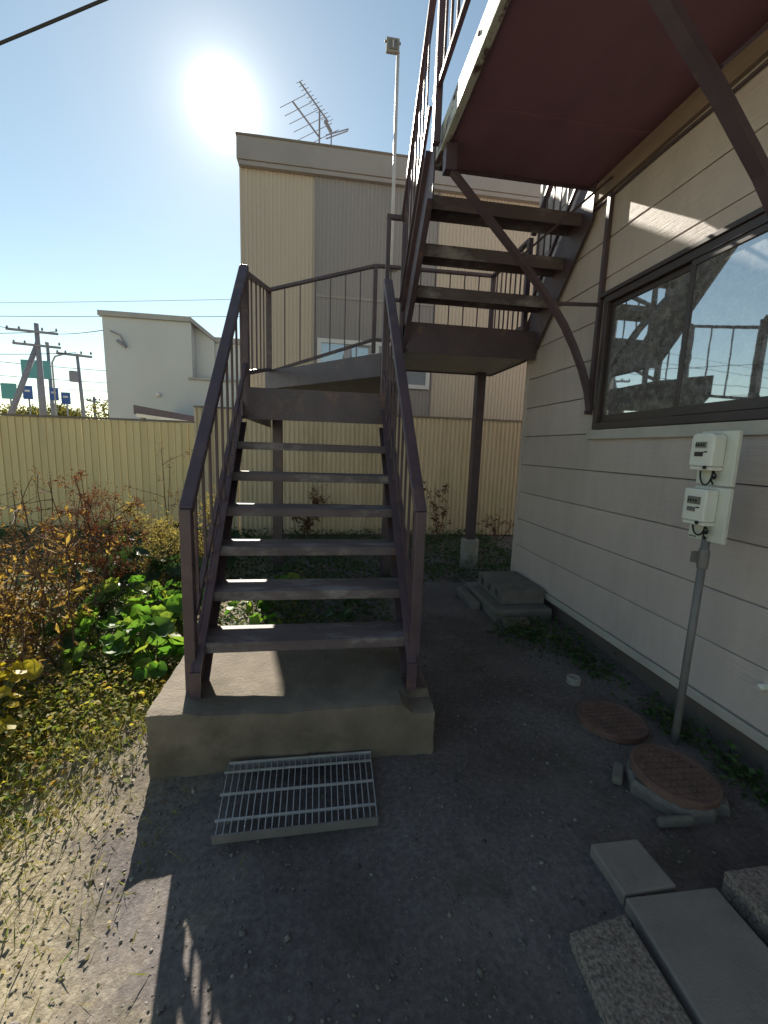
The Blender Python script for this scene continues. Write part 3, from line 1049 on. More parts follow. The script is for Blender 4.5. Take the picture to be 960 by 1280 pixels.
slab([(1.025, 1.085), (1.228, 1.090), (1.222, 1.272), (1.026, 1.272)], 'slab_grey', 'small mottled paving slab farthest from the camera, behind the smooth grey one')
slab([(.985, .46), (1.345, .47), (1.362, 1.072), (1.022, 1.077)], 'slab_grey', 'large smooth grey paving slab in the middle of the loose slabs')
slab([(.74, .42), (.965, .41), (.985, 1.032), (.775, 1.003)], 'slab_pebble', 'speckled pebbly paving slab leftmost of the loose slabs')
slab([(1.405, .50), (1.72, .52), (1.72, 1.10), (1.42, 1.10)], 'slab_pebble', 'thick tan paving slab nearest the house at the right edge', .07)


# ------------------------------------------------------------------ fence
FY = 7.2


def build_fence():
    a = thing('board_fence', 'lower yellowish cream ribbed metal fence on the left behind the weeds', 'fence', (-4.5, FY, 0))
    # flat boards with a raised seam, one mesh shared
    w = .102
    mb = MB().prism([(0, 0), (0, -.006), (.004, -.016), (.012, -.016), (.016, -.004), (w - .003, -.004), (w - .003, 0)], 'z', 0.02, 1.79)
    me = mb.mesh('fence_board')
    n = int((9.5 - 1.985) / w)
    for i in range(n):
        o = link('fence_board', me, 'fence_yellow', a)
        o.location = (-1.985 - (i + 1) * w, FY + random.uniform(-.002, .002), random.uniform(-.003, .003))
    MB().box(-9.55, -1.985, FY - .028, FY + .02, 1.795, 1.825).build('cap_rail', 'fence_dark', a)
    for x in np.arange(-9.4, -2, 1.8):
        MB().box(x - .03, x + .03, FY + .002, FY + .06, -.1, 1.78).build('fence_post', 'fence_dark', a)
    b = thing('corrugated_fence', 'taller cream corrugated metal fence behind the staircase', 'fence', (.8, FY, 0))
    p = .076
    nper = 9
    V, F = [], []
    xs = np.arange(0, nper * p + 1e-6, p / 8)
    prof = lambda x: -.011 * np.clip(1.6 * np.sin(2 * np.pi * x / p), -1, 1)
    for zz in (0.02, 2.03):
        for x in xs:
            V.append((x, prof(x), zz))
    n = len(xs)
    F = [(i, i + 1, n + i + 1, n + i) for i in range(n - 1)]
    me = bpy.data.meshes.new('fence_sheet')
    me.from_pydata(V, [], F)
    x = -1.98
    k = 0
    while x < 4.6:
        o = link('fence_sheet', me, 'fence_cream', b)
        o.location = (x, FY - .012 - .003 * (k % 2), 0)
        x += nper * p - .01
        k += 1
    MB().box(-1.984, 4.75, FY - .032, FY + .02, 2.035, 2.065).build('cap_rail', 'fence_dark', b)
    MB().box(-1.984, -1.93, FY + .006, FY + .06, -.1, 2.03).build('end_post', 'fence_cream', b)
    for xx in np.arange(-.4, 4.7, 1.8):
        MB().box(xx - .03, xx + .03, FY + .006, FY + .06, -.1, 2.03).build('fence_post', 'fence_dark', b)


build_fence()


# ------------------------------------------------------------------ neighbour building
NY = 7.93


def ribbed(x0, x1, z0, z1, y, pitch, depth):
    V, F = [], []
    xs, ys = [], []
    x = x0
    while x < x1 - 1e-6:
        for dx, dy in ((0, 0), (pitch * .12, -depth), (pitch * .5, -depth), (pitch * .62, 0)):
            if x + dx < x1:
                xs.append(x + dx)
                ys.append(y + dy)
        x += pitch
    xs.append(x1)
    ys.append(y)
    n = len(xs)
    V = [(a, b, z0) for a, b in zip(xs, ys)] + [(a, b, z1) for a, b in zip(xs, ys)]
    m = MB()
    m.add(V, [(i, i + 1, n + i + 1, n + i) for i in range(n - 1)])
    return m


def build_neighbour():
    b = thing('neighbour_house', 'tall cream and grey ribbed metal-clad house behind the fence', 'house', (1.5, NY + 3, 0))
    X0, X1 = -1.345, 5.2
    MB().box(X0 + .01, X1, NY + .03, NY + 7, -.1, 6.0).build('wall', 'nb_cream', b)
    core = ribbed(X0, -.15, -.1, 6.0, NY, .066, .010).build('cladding', 'nb_cream', b, fix=False)
    ribbed(-.14, 1.99, -.1, 6.0, NY - .012, .066, .010).build('cladding', 'nb_grey', b, fix=False)
    ribbed(2.0, X1, -.1, 6.0, NY, .066, .010).build('cladding', 'nb_cream', b, fix=False)
    MB().box(-.155, -.135, NY - .03, NY + .02, -.1, 6.0).build('seam_trim', 'nb_grey', b)
    MB().box(1.985, 2.005, NY - .03, NY + .02, -.1, 6.0).build('seam_trim', 'nb_grey', b)
    MB().box(-.13, 1.98, NY - .03, NY - .0225, 4.05, 4.10).build('belt_trim', 'nb_fascia', b)
    MB().box(X0 - .02, X0 + .009, NY - .02, NY + .05, -.1, 6.0).build('corner_trim', 'nb_cream', b)
    MB().box(X0 - .045, X1 + .1, NY - .12, NY + 7.2, 6.0, 6.355).build('roof', 'nb_fascia', b, bevel=.008)
    MB().box(X0 - .055, X1 + .11, NY - .13, NY - .06, 6.335, 6.368).build('roof_edge', 'fence_dark', b)
    MB().box(X0 - .02, X1 + .02, NY - .10, NY + .02, 5.93, 5.995).build('eave_trim', 'nb_fascia', b)
    x0, x1, z0, z1 = -.09, 1.95, 2.60, 3.37
    f = MB()
    y0, y1 = NY - .06, NY - .0
    f.box(x0, x1, y0, y1, z0, z0 + .07)
    f.box(x0, x1, y0, y1, z1 - .07, z1)
    for xx in (x0, x1 - .07, .93):
        f.box(xx, xx + .07, y0 + .001, y1, z0 + .07, z1 - .07)
    w = f.build('window', 'sign_white', b)
    for a, c in ((x0 + .07, .93), (1.0, x1 - .07)):
        MB().box(a, c, NY - .035, NY - .023, z0 + .07, z1 - .07).build('pane', 'glass_dark', w)
    a = thing('tv_antenna', 'thin television aerial with crossed rods on the neighbour roof', 'antenna', (-.1, 9, 6.365))
    MB().tube([(-.1, 9, 6.365), (-.1, 9, 7.66)], .018, 6).build('mast', 'utility', a)
    def boom(p, q, n, l, el, r=.011):
        bm = MB().tube([p, q], r * 1.3, 5).build('boom', 'utility', a)
        p, q = Vector(p), Vector(q)
        for i in range(n):
            c = p.lerp(q, i / max(1, n - 1))
            ll = l * (0.8 + .4 * i / max(1, n - 1))
            e = Vector(el).normalized() * ll / 2
            MB().tube([c - e, c + e], r * .55, 4).build('rod', 'utility', bm)
    boom((-.46, 8.9, 8.0), (.06, 9.1, 7.56), 12, .16, (1, -.3, .35))
    boom((-.58, 8.8, 7.60), (-.08, 9.05, 7.22), 6, .62, (1, -.25, .42), .012)
    MB().bar((.0, 9.0, 7.50), (.12, 9.05, 7.35), .05, .1).build('reflector', 'utility', a)
    MB().tube([(.02, 9, 7.2), (.42, 9, 7.38), (.44, 9, 7.42), (.02, 9, 7.26)], .012, 4).build('rod', 'utility', a)
    MB().tube([(.12, 9, 6.365), (.12, 9, 7.3)], .012, 4).build('stay', 'utility', a)


build_neighbour()


# ------------------------------------------------------------------ far building, sheds, poles, signs
def build_far():
    Y = 16.0
    b = thing('pale_house', 'plain pale grey house with a sloping roof edge beyond the fence', 'house', (-5.5, Y, 0))
    poly = [(-7.14, -.1), (-7.20, 5.50), (-4.42, 5.50), (-4.42, -.1)]
    MB().prism(poly, 'y', Y, Y + 6).build('wall', 'far_wall', b)
    MB().box(-4.415, -1.6, Y + .6, Y + 6, -.1, 5.02).build('wing_wall', 'far_wall', b)
    MB().box(-4.5, -1.6, Y - .02, Y + .58, -.1, 3.62).build('lower_wing', 'far_wall', b)
    MB().box(-4.55, -1.5, Y - .10, Y + .70, 3.625, 3.69).build('lower_roof', 'far_trim', b)
    MB().prism([(-7.28, 5.505), (-4.40, 5.505), (-4.40, 5.66), (-7.28, 5.66)], 'y', Y - .12, Y + 6.1).build('roof', 'far_trim', b)
    MB().add([(-4.40, Y - .11, 5.50), (-4.40, Y - .11, 5.65), (-3.78, Y + .5, 5.20), (-3.78, Y + .5, 5.05),
              (-4.40, Y + 6, 5.50), (-4.40, Y + 6, 5.65), (-3.78, Y + 6, 5.20), (-3.78, Y + 6, 5.05)],
             [(0, 1, 2, 3), (7, 6, 5, 4), (0, 4, 5, 1), (1, 5, 6, 2), (2, 6, 7, 3), (3, 7, 4, 0)]).build('roof_slope', 'far_trim', b)
    MB().prism([(-4.414, 3.7), (-4.414, 5.49), (-3.79, 5.04), (-3.79, 3.7)], 'y', Y + .45, Y + .595).build('gable_infill', 'far_wall', b)
    MB().box(-3.775, -1.5, Y + .5, Y + 6.1, 5.022, 5.20).build('wing_roof', 'far_trim', b)
    lt = MB().lathe((-5.55, Y - .06, 3.0), [(.05, 0), (.09, .04), (.05, .12)], 10).build('wall_lamp', 'sign_white', b)
    bk = MB().tube([(-6.95, Y - .02, 5.05), (-6.6, Y - .15, 4.9), (-6.5, Y - .03, 4.6)], .025, 5).build('wire_bracket', 'utility', b)
    MB().tube([(-6.75, Y - .05, 4.75), (-6.45, Y - .12, 4.55)], .05, 5).build('insulator', 'utility', b)
    # carport with a dark purple fascia
    Yc = 13.0
    c = thing('carport', 'dark purple carport roof showing over the left fence', 'carport', (-4.4, Yc, 0))
    MB().add([(-5.18, Yc, 2.47), (-3.55, Yc, 2.22), (-3.55, Yc + 4, 2.22), (-5.18, Yc + 4, 2.47), (-5.18, Yc, 2.22), (-3.55, Yc, 2.03), (-3.55, Yc + 4, 2.03), (-5.18, Yc + 4, 2.22)],
             [(0, 1, 2, 3), (7, 6, 5, 4), (0, 4, 5, 1), (1, 5, 6, 2), (2, 6, 7, 3), (3, 7, 4, 0)]).build('roof', 'purple_roof', c)
    MB().bar((-5.1, Yc - .02, 2.19), (-3.5, Yc - .02, 2.02), .04, .09, (0, 1, 0)).build('edge_beam', 'sign_white', c)
    for x in (-5.0, -3.7):
        MB().box(x - .05, x + .05, Yc + .1, Yc + .2, -.1, 2.15).build('post', 'utility', c)


build_far()


def upole(x, Y, zt, label, arms, brace=None, r=.15, lean=0.0, box=None, group='utility poles along the street'):
    p = thing('utility_pole', label, 'utility pole', (x, Y, 0), group)
    MB().tube([(x + lean, Y, -.1), (x, Y, zt)], [r * 1.25, r * .8], 8).build('pole', 'utility', p, smooth=True)
    for z, a, c in arms:
        ar = MB().bar((x + a, Y - .12, z + .06), (x + c, Y - .12, z - .06), .12, .13, (0, 1, 0)).build('crossarm', 'utility', p)
        for t in (.02, .25, .7, .98):
            xx = x + a + (c - a) * t
            MB().lathe((xx, Y - .12, z + .07), [(.04, 0), (.07, .06), (.04, .18)], 6).build('insulator', 'utility', ar)
    if brace:
        MB().tube([(x + brace[0], Y, -.1), (x, Y, brace[1])], [.2, .14], 7).build('brace_pole', 'utility', p, smooth=True)
    if box:
        MB().lathe((x + box[0], Y - .3, box[1]), [(.25, 0), (.25, .6), (.2, .65)], 10).build('transformer', 'utility', p)
    return p


upole(-17.2, 30, 8.3, 'dark utility pole with a slanting brace pole and two crossarms', [(7.8, -1.6, 1.2), (7.0, -1.3, 1.3)], (-3.1, 7.2), .16)
upole(-15.3, 30.5, 6.75, 'thin utility pole with one crossarm and a transformer', [(6.65, -1.1, .9)], None, .11, .25, (-.12, 5.0))
upole(-18.9, 34, 8.0, 'plain thin pole between the brace pole and the big teal sign', [], None, .12)
upole(-13.5, 40, 6.2, 'short far utility pole close to the pale house', [(5.7, -.7, .7)], None, .16)
upole(-19.0, 40, 5.0, 'small far pole right of the blue sign posts', [(4.6, -.5, .5)], None, .12)


def sign(x, Y, z0, z1, w, mt, label, post=True, mark=True):
    s = thing('road_sign', label, 'road sign', (x, Y, 0), 'road signs over the fence')
    MB().box(x - w / 2, x + w / 2, Y - .03, Y + .03, z0, z1).build('sign_face', mt, s)
    if mark:
        MB().box(x - w * .28, x + w * .28, Y - .034, Y - .0305, z0 + (z1 - z0) * .55, z0 + (z1 - z0) * .7).build('sign_mark', 'sign_white', s)
    MB().tube([(x, Y + .08, -.1), (x, Y + .08, z1 - .05)], .05, 6).build('post', 'far_trim', s)


sign(-18.6, 32, 5.3, 6.45, 1.7, 'sign_teal', 'large teal sign board behind the braced utility pole', mark=False)
sign(-20.3, 32, 3.9, 4.9, .9, 'sign_teal', 'teal sign at the left edge just over the fence', mark=False)
sign(-18.9, 31.5, 3.9, 4.75, .55, 'sign_blue', 'blue sign left of the braced utility pole')
sign(-17.35, 31.5, 3.9, 4.7, .5, 'sign_blue', 'blue sign right behind the braced utility pole')
sign(-16.4, 31.0, 3.65, 4.4, .52, 'sign_blue', 'blue sign with a white mark, rightmost of the road signs')

lp = thing('street_lamp', 'thin street lamp with a curved arm over the fence', 'street lamp', (-17.0, 31, 0))
MB().tube([(-17.0, 31, -.1), (-17.05, 31, 6.2), (-16.85, 31, 6.6), (-16.4, 31, 6.75), (-15.8, 31, 6.78)], .05, 6).build('pole', 'far_trim', lp)
MB().box(-15.9, -15.35, 30.9, 31.1, 6.73, 6.82).build('lamp_head', 'far_trim', lp)


def wire(pts, r, label, mt='wire'):
    pts = [Vector(p) for p in pts]
    out = []
    n = 24
    p, q, sag = pts[0], pts[1], pts[2].x
    for i in range(n + 1):
        t = i / n
        c = p.lerp(q, t)
        c.z -= 4 * sag * t * (1 - t)
        out.append(c)
    o = MB().tube(out, r, 5).build('overhead_wire', mt)
    tag(o, label, 'wire', 'overhead wires')


wire([(-6.2, 4.6, 3.05), (1.4, 3.2, 5.65), (.10, 0, 0)], .0105, 'thick black cable crossing the upper left sky')
wire([(-26, 22, 6.0), (4, 19, 7.25), (.15, 0, 0)], .012, 'long thin wire above the pale house roof, lower of two')
wire([(-26, 22, 6.3), (4, 18, 7.75), (.15, 0, 0)], .008, 'long thin wire above the pale house roof, upper of two')
wire([(-32, 30, 7.3), (-16.1, 30, 7.9), (.3, 0, 0)], .02, 'wire running left from the upper crossarm')
wire([(-18.5, 29.9, 7.9), (-34, 24, 9.0), (.2, 0, 0)], .02, 'wire rising left from the braced pole top')
wire([(-16.0, 29.9, 7.75), (-7.0, 16, 5.1), (.05, 0, 0)], .015, 'wire from the braced pole to the pale house corner')
wire([(-30, 30, 6.7), (-10, 34, 6.3), (.3, 0, 0)], .02, 'wire at mid height passing behind the braced pole')
wire([(-30, 31, 5.7), (-10, 35, 5.6), (.2, 0, 0)], .02, 'wire just under the big teal sign')
wire([(-30, 32, 5.2), (-10, 35, 5.0), (.2, 0, 0)], .018, 'lower wire among the road signs')
wire([(-30, 33, 4.3), (-10, 35, 4.4), (.1, 0, 0)], .018, 'lowest wire just over the fence')
wire([(-28, 28, 6.2), (-15.3, 30.4, 6.8), (.35, 0, 0)], .02, 'sagging wire joining the two street poles')


def far_tree(x, Y, w, h, z0, label, mt, n=1500, seed=1):
    t = thing('shrub_tree', label, 'tree', (x, Y, 0), 'low trees beyond the fence')
    r = np.random.default_rng(seed)
    MB().tube([(x, Y, -.1), (x + .1, Y, z0), (x + .05, Y, z0 + h * .6)], [.14, .09, .03], 6).build('trunk', 'bark', t)
    c = r.normal(0, 1, (14, 3)) * [w * .3, w * .25, h * .2] + [x, Y, z0 + h * .5]
    P = c[r.integers(0, 14, n)] + r.normal(0, 1, (n, 3)) * [w * .1, w * .1, h * .11]
    V, F = cloud(P, r.uniform(.14, .3, n), r.uniform(.08, .16, n), rand_dirs(n), rand_dirs(n))
    npmesh('crown', V, F, mt, t)


M['olive_leaf'] = leafmat('olive_leaf', [(.14, .15, .05), (.20, .18, .06), (.10, .12, .05), (.26, .20, .07)], .4, .7, .1)
far_tree(-23.0, 38, 4.0, 1.9, 2.2, 'olive tree below the big teal sign', 'olive_leaf', 1800, 1)
far_tree(-20.2, 38, 3.2, 1.6, 2.4, 'olive tree behind the blue sign at centre left', 'olive_leaf', 1500, 2)
far_tree(-16.2, 36, 2.4, 1.9, 2.5, 'thin sparse tree left of the pale house', 'olive_leaf', 520, 3)


# ------------------------------------------------------------------ plants
def curve_pts(p, d, L, n, bend, r):
    """wandering shoot from p along d"""
    p, d = np.array(p, float), np.array(d, float)
    out = [p.copy()]
    for i in range(n):
        d = d + r.normal(0, bend, 3)
        d /= np.linalg.norm(d)
        p = p + d * L / n
        out.append(p.copy())
    return out


def weed(name, label, x, y, h, nst, mt, leaf, nleaf, seed, cat='weed', group=None, spread=.25, stem='stem', seedhead=0, head_mt=None, lowbias=.6, stiff=.12, brn=5, hang=False, srad=.007, hsz=1.0):
    r = np.random.default_rng(seed)
    z = float(ground_h(np.array(x), np.array(y)))
    t = thing(name, label, cat, (x, y, z), group)
    sm = MB()
    LP, LD = [], []
    HP = []
    for s in range(nst):
        a = r.uniform(0, 2 * np.pi)
        d = np.array([math.cos(a) * spread, math.sin(a) * spread, 1.0])
        hh = h * r.uniform(.65, 1.0) if s else h
        pts = curve_pts((x + r.normal(0, .03), y + r.normal(0, .03), z - .02), d, hh * 1.05, 8, stiff * .6, r)
        sm.tube(pts, list(np.linspace(srad, .0028, len(pts))), 5)
        for b in range(brn):
            k = r.integers(2, len(pts) - 1)
            bd = rand_dirs(1, .1, .8)[0]
            bp = curve_pts(pts[k], bd, h * r.uniform(.12, .32), 5, stiff * 1.6, r)
            sm.tube(bp, list(np.linspace(.0035, .0013, len(bp))), 4)
            for q in bp[1:]:
                LP.append(q)
            HP.append(bp[-1])
        for q in pts[2:]:
            LP.append(q)
        HP.append(pts[-1])
    sm.build('stem', stem, t, fix=False)
    LP = np.array(LP)
    n = nleaf
    w = np.exp(-((LP[:, 2] - z) / h) * lowbias)
    P = LP[r.choice(len(LP), n, p=w / w.sum())] + r.normal(0, .012, (n, 3))
    D = rand_dirs(n, -.98, -.1) if hang else rand_dirs(n, -.9, .5)
    V, F = cloud(P, r.uniform(.35, 1.2, n) * leaf, r.uniform(.18, .42, n) * leaf, D, rand_dirs(n), .5 if hang else .35, r.uniform(-.5, .6, n)[:, None] if hang else .3)
    npmesh('foliage', V, F, mt, t)
    if seedhead:
        HP = np.array(HP)
        n = seedhead
        P = HP[r.integers(0, len(HP), n)] + r.normal(0, 1, (n, 3)) * np.array([.018, .018, .03]) * (1 + (hsz - 1) * 1.5)
        V, F = cloud(P, r.uniform(.01, .022, n) * hsz, r.uniform(.008, .014, n) * hsz, rand_dirs(n), rand_dirs(n))
        tag(npmesh('seed_head', V, F, head_mt or mt, t), kind='stuff')
    return t


wl = [
    (-1.88, 2.95, 1.12, 'tall dead brown weed at the left edge, largest and most leafy', 3, 340),
    (-1.62, 2.90, .92, 'dead brown weed leaning right beside the tall one at left', 2, 220),
    (-2.25, 3.35, 1.12, 'dead brown weed with dark seed heads against the yellow fence', 2, 200),
    (-1.72, 2.40, .60, 'low dead orange-brown weed nearest the camera at left', 1, 200),
    (-2.00, 3.75, 1.10, 'dead brown weed between the left edge and the red dock', 2, 170),
    (-2.75, 4.0, 1.15, 'dead brown weed farther left near the fence', 2, 170),
    (-1.76, 3.30, 1.05, 'dead brown weed with a forked top behind the tall leafy one', 2, 200),
    (-2.12, 3.05, 1.18, 'thin dead weed cut by the left edge of the picture', 1, 220),
    (-2.45, 4.2, 1.12, 'pale dead weed low against the fence at far left', 2, 170),
    (-1.98, 2.58, .72, 'bushy dead brown weed low at the left edge', 1, 260),
]
for i, (x, y, h, lab, ns, nl) in enumerate(wl):
    weed('dead_weed', lab, x, y, h, ns + 2, 'brown_leaf', .085, int(nl * .45), 20 + i, group='dead brown weeds on the left', seedhead=420, head_mt='pinkleaf',
         lowbias=2.2, stiff=.16, brn=6, spread=.2, hang=True, srad=.0075)
weed('dock_weed', 'upright rust-red dock weed with dense seed stalks before the fence', -1.80, 3.78, 1.16, 6, 'red_leaf', .034, 1300, 40, spread=.10, seedhead=1800, lowbias=-.3, stiff=.06, brn=8)
weed('goldenrod', 'pale straw-coloured feathery goldenrod left of the stair rail', -1.42, 4.5, .95, 5, 'straw', .04, 900, 41, spread=.40, hsz=1.5, seedhead=2600, head_mt='straw', lowbias=-.8, brn=7)
weed('tall_weed', 'tall thin dark weed reaching up the fence behind the goldenrod', -1.72, 5.15, 1.38, 3, 'pinkleaf', .03, 160, 42, spread=.14, seedhead=420, lowbias=-.6, stiff=.08)
weed('thin_weed', 'thin dark dry weed between the red dock and the goldenrod', -1.78, 4.4, 1.02, 3, 'pinkleaf', .03, 160, 43, spread=.2, seedhead=320, lowbias=-.4)
weed('goldenrod', 'smaller straw-coloured goldenrod between the red dock and the larger one', -1.66, 4.62, .88, 4, 'straw', .04, 600, 52, spread=.35, hsz=1.4, seedhead=1500, head_mt='straw', lowbias=-.8, brn=7)
weed('rose_bush', 'sparse reddish bush under the landing at the fence', -.30, 6.75, .92, 7, 'pinkleaf', .07, 520, 44, cat='bush', spread=.5, lowbias=.3, stiff=.22, brn=6)
weed('twiggy_plant', 'thin reddish twiggy plant left of the far support post', 1.95, 6.7, 1.05, 4, 'pinkleaf', .085, 190, 45, cat='plant', spread=.35, lowbias=-.2, stiff=.2)
weed('twiggy_plant', 'small dry twiggy plant by the house corner at the fence', 3.05, 6.85, .75, 4, 'pinkleaf', .075, 140, 46, cat='plant', spread=.3, lowbias=-.2, stiff=.2)


# butterbur: big round leaves, each its own mesh
def big_leaf(r, L):
    """rounded leaf with a notch at the stalk, cupped and wavy"""
    n, rings = 14, 4
    vs = [(0, 0, 0)]
    fs = []
    ph = r.uniform(0, 6)
    for k in range(1, rings + 1):
        f = k / rings
        for i in range(n):
            a = 2 * math.pi * i / n
            rad = L * .5 * f * (1.0 - .55 * math.exp(-((a - math.pi) / .35) ** 2)) * (1 + .07 * math.sin(5 * a + ph) + .05 * math.sin(9 * a + 2 * ph))
            cup = .16 * L * f * f + .05 * L * f * math.sin(3 * a + ph) - .12 * L * f * f * math.cos(a)
            vs.append((rad * math.cos(a) * 1.08 + L * .12 * f, rad * math.sin(a), cup))
    for i in range(n):
        fs.append((0, 1 + i, 1 + (i + 1) % n))
    for k in range(rings - 1):
        for i in range(n):
            a, b = 1 + k * n + i, 1 + k * n + (i + 1) % n
            fs.append((a, a + n, b + n, b))
    me = bpy.data.meshes.new('leaf')
    me.from_pydata(vs, [], fs)
    for p in me.polygons:
        p.use_smooth = True
    return me


LEAVES = {}
for key in ('green_leaf', 'dark_leaf', 'yellow_leaf'):
    LEAVES[key] = []
    for i in range(7):
        me = big_leaf(np.random.default_rng(100 + i), 1.0)
        # colour per leaf
        me.materials.append(M[key])
        LEAVES[key].append(me)


def leafmat_obj(name, cols, trans, rough=.42):
    Mx = leafmat(name, cols, trans, rough, .35)
    nt = Mx.node_tree
    oi = nt.nodes.new('ShaderNodeObjectInfo')
    for n in nt.nodes:
        if n.type == 'VALTORGB' and any(l.from_socket.name == 'Random Per Island' for l in nt.links if l.to_node == n):
            nt.links.new(oi.outputs['Random'], n.inputs[0])
    return Mx


BIG = {
    'green_leaf': leafmat_obj('butterbur_green', [(.07, .17, .035), (.10, .25, .04), (.16, .32, .05), (.06, .13, .04), (.24, .38, .07), (.34, .36, .08)], .58),
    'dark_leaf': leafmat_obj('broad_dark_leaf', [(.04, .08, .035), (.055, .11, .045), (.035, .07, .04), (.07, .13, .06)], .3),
    'yellow_leaf': leafmat_obj('broad_yellow_leaf', [(.55, .42, .04), (.62, .50, .05), (.42, .36, .05)], .5),
}
for key, ms in LEAVES.items():
    for me in ms:
        me.materials[0] = BIG[key]


def butterbur(x, y, nl, size, h, key, label, seed, group):
    r = np.random.default_rng(seed)
    z = float(ground_h(np.array(x), np.array(y)))
    t = thing('broadleaf_plant', label, 'plant', (x, y, z), group)
    sm = MB()
    for i in range(nl):
        a = 2 * math.pi * i / nl + r.normal(0, .4)
        rr = r.uniform(.15, 1.0) * size * 1.7
        hh = h * r.uniform(.55, 1.0) * (1.15 - .4 * rr / (size * 1.7))
        tip = Vector((x + math.cos(a) * rr, y + math.sin(a) * rr, z + hh))
        sm.tube([(x, y, z - .02), (x + math.cos(a) * rr * .4, y + math.sin(a) * rr * .4, z + hh * .6), tip], [.006, .005, .004], 5)
        me = LEAVES[key][r.integers(0, 7)]
        o = link('leaf', me, None, t)
        s = size * r.uniform(.6, 1.1)
        M4 = Matrix.Translation(tip) @ Matrix.Rotation(a + r.normal(0, .3), 4, 'Z') @ Matrix.Rotation(r.uniform(-.1, .9), 4, 'Y') @ Matrix.Rotation(r.normal(0, .4), 4, 'X') @ Matrix.Scale(s, 4)
        o.matrix_basis = M4
    sm.build('stem', 'green_stem', t, fix=False)


bl = [
    (-1.18, 2.95, 8, .20, .26, 'green_leaf', 'bright green broad-leaved plant closest to the stair foot at left'),
    (-1.52, 3.02, 8, .21, .25, 'green_leaf', 'bright green broad-leaved plant in the middle of the sunny leaf patch'),
    (-.98, 3.25, 8, .20, .28, 'green_leaf', 'bright green broad-leaved plant just left of the left stringer'),
    (-1.78, 3.22, 7, .19, .24, 'green_leaf', 'bright green broad-leaved plant at the left end of the sunny patch'),
    (-1.35, 3.40, 8, .22, .30, 'green_leaf', 'bright green broad-leaved plant at the back of the sunny patch'),
    (-.42, 3.15, 6, .15, .20, 'green_leaf', 'sunlit green broad-leaved plant seen under the lower treads'),
    (-.55, 3.6, 7, .16, .24, 'green_leaf', 'sunlit green broad-leaved plant behind the left stringer'),
    (-.30, 4.1, 6, .15, .25, 'green_leaf', 'yellow-green leafy plant seen between the second and third treads'),
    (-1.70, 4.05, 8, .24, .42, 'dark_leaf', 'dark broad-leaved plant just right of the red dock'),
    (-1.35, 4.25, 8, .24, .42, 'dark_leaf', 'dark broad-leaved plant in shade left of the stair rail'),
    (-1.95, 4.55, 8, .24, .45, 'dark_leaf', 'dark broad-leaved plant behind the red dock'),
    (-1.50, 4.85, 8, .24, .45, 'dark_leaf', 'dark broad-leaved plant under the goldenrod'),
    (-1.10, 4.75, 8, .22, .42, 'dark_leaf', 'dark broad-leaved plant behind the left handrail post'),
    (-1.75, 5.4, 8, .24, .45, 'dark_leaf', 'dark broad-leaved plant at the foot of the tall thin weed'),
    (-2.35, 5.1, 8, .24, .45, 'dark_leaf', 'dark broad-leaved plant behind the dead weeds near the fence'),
    (-1.05, 2.72, 8, .17, .20, 'green_leaf', 'low bright green broad-leaved plant beside the concrete block'),
    (-1.35, 2.80, 8, .18, .20, 'green_leaf', 'low bright green broad-leaved plant at the front of the sunny patch'),
    (-1.15, 3.55, 9, .22, .32, 'green_leaf', 'tall bright green broad-leaved plant behind the left handrail foot'),
    (-1.60, 3.62, 9, .22, .32, 'green_leaf', 'half-shaded green broad-leaved plant in front of the dark plants'),
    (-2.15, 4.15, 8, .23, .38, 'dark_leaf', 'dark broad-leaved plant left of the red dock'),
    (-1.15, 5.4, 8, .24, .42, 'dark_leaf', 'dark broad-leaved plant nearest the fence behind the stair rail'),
    (-1.60, 2.12, 13, .085, .24, 'yellow_leaf', 'low yellow broad-leaved plant under the larger yellow one'),
    (-1.66, 2.30, 15, .10, .40, 'yellow_leaf', 'yellow broad-leaved plant at the left edge of the photograph'),
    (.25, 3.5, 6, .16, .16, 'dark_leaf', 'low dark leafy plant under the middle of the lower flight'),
]
for i, b in enumerate(bl):
    if b[5] != 'yellow_leaf':
        b = (b[0], b[1], int(b[2] * 1.9), b[3] * .72, b[4] * 1.05) + b[5:]
    butterbur(*b, seed=300 + i, group='broad-leaved plants along the left bed')


# ground covers: uncountable, one object each
def cover(name, label, mt, pts_fn, n, size, hmax, seed, cat, upright=False):
    r = np.random.default_rng(seed)
    P = pts_fn(r, n)
    n = len(P)
    z = ground_h(P[:, 0], P[:, 1])
    hz = r.uniform(0, 1, n) ** 1.5 * hmax * (.35 + .65 * (np.sin(P[:, 0] * 7 + 1) * np.sin(P[:, 1] * 6 + 2) * .5 + .5))
    Q = np.stack([P[:, 0], P[:, 1], z + hz + .004], 1)
    if upright:
        D = rand_dirs(n, .5, .98)
        V, F = cloud(np.stack([P[:, 0], P[:, 1], z - .005], 1), r.uniform(.5, 1.3, n) * size, r.uniform(.025, .06, n) * size, D, rand_dirs(n), .1, r.uniform(.0, .4))
    else:
        V, F = cloud(Q, r.uniform(.5, 1.3, n) * size, r.uniform(.4, .8, n) * size, rand_dirs(n, -.2, .55), rand_dirs(n, .3, 1), .2, .25)
    o = npmesh(name, V, F, mt)
    tag(o, label, cat, kind='stuff')


def blob(cs):
    def fn(r, n):
        w = np.array([c[4] for c in cs], float)
        k = r.choice(len(cs), n, p=w / w.sum())
        c = np.array(cs)[k]
        return np.stack([c[:, 0] + r.normal(0, 1, n) * c[:, 2], c[:, 1] + r.normal(0, 1, n) * c[:, 3]], 1)
    return fn


def keep(fn, cond):
    def g(r, n):
        P = fn(r, n)
        return P[cond(P[:, 0], P[:, 1])]
    return g


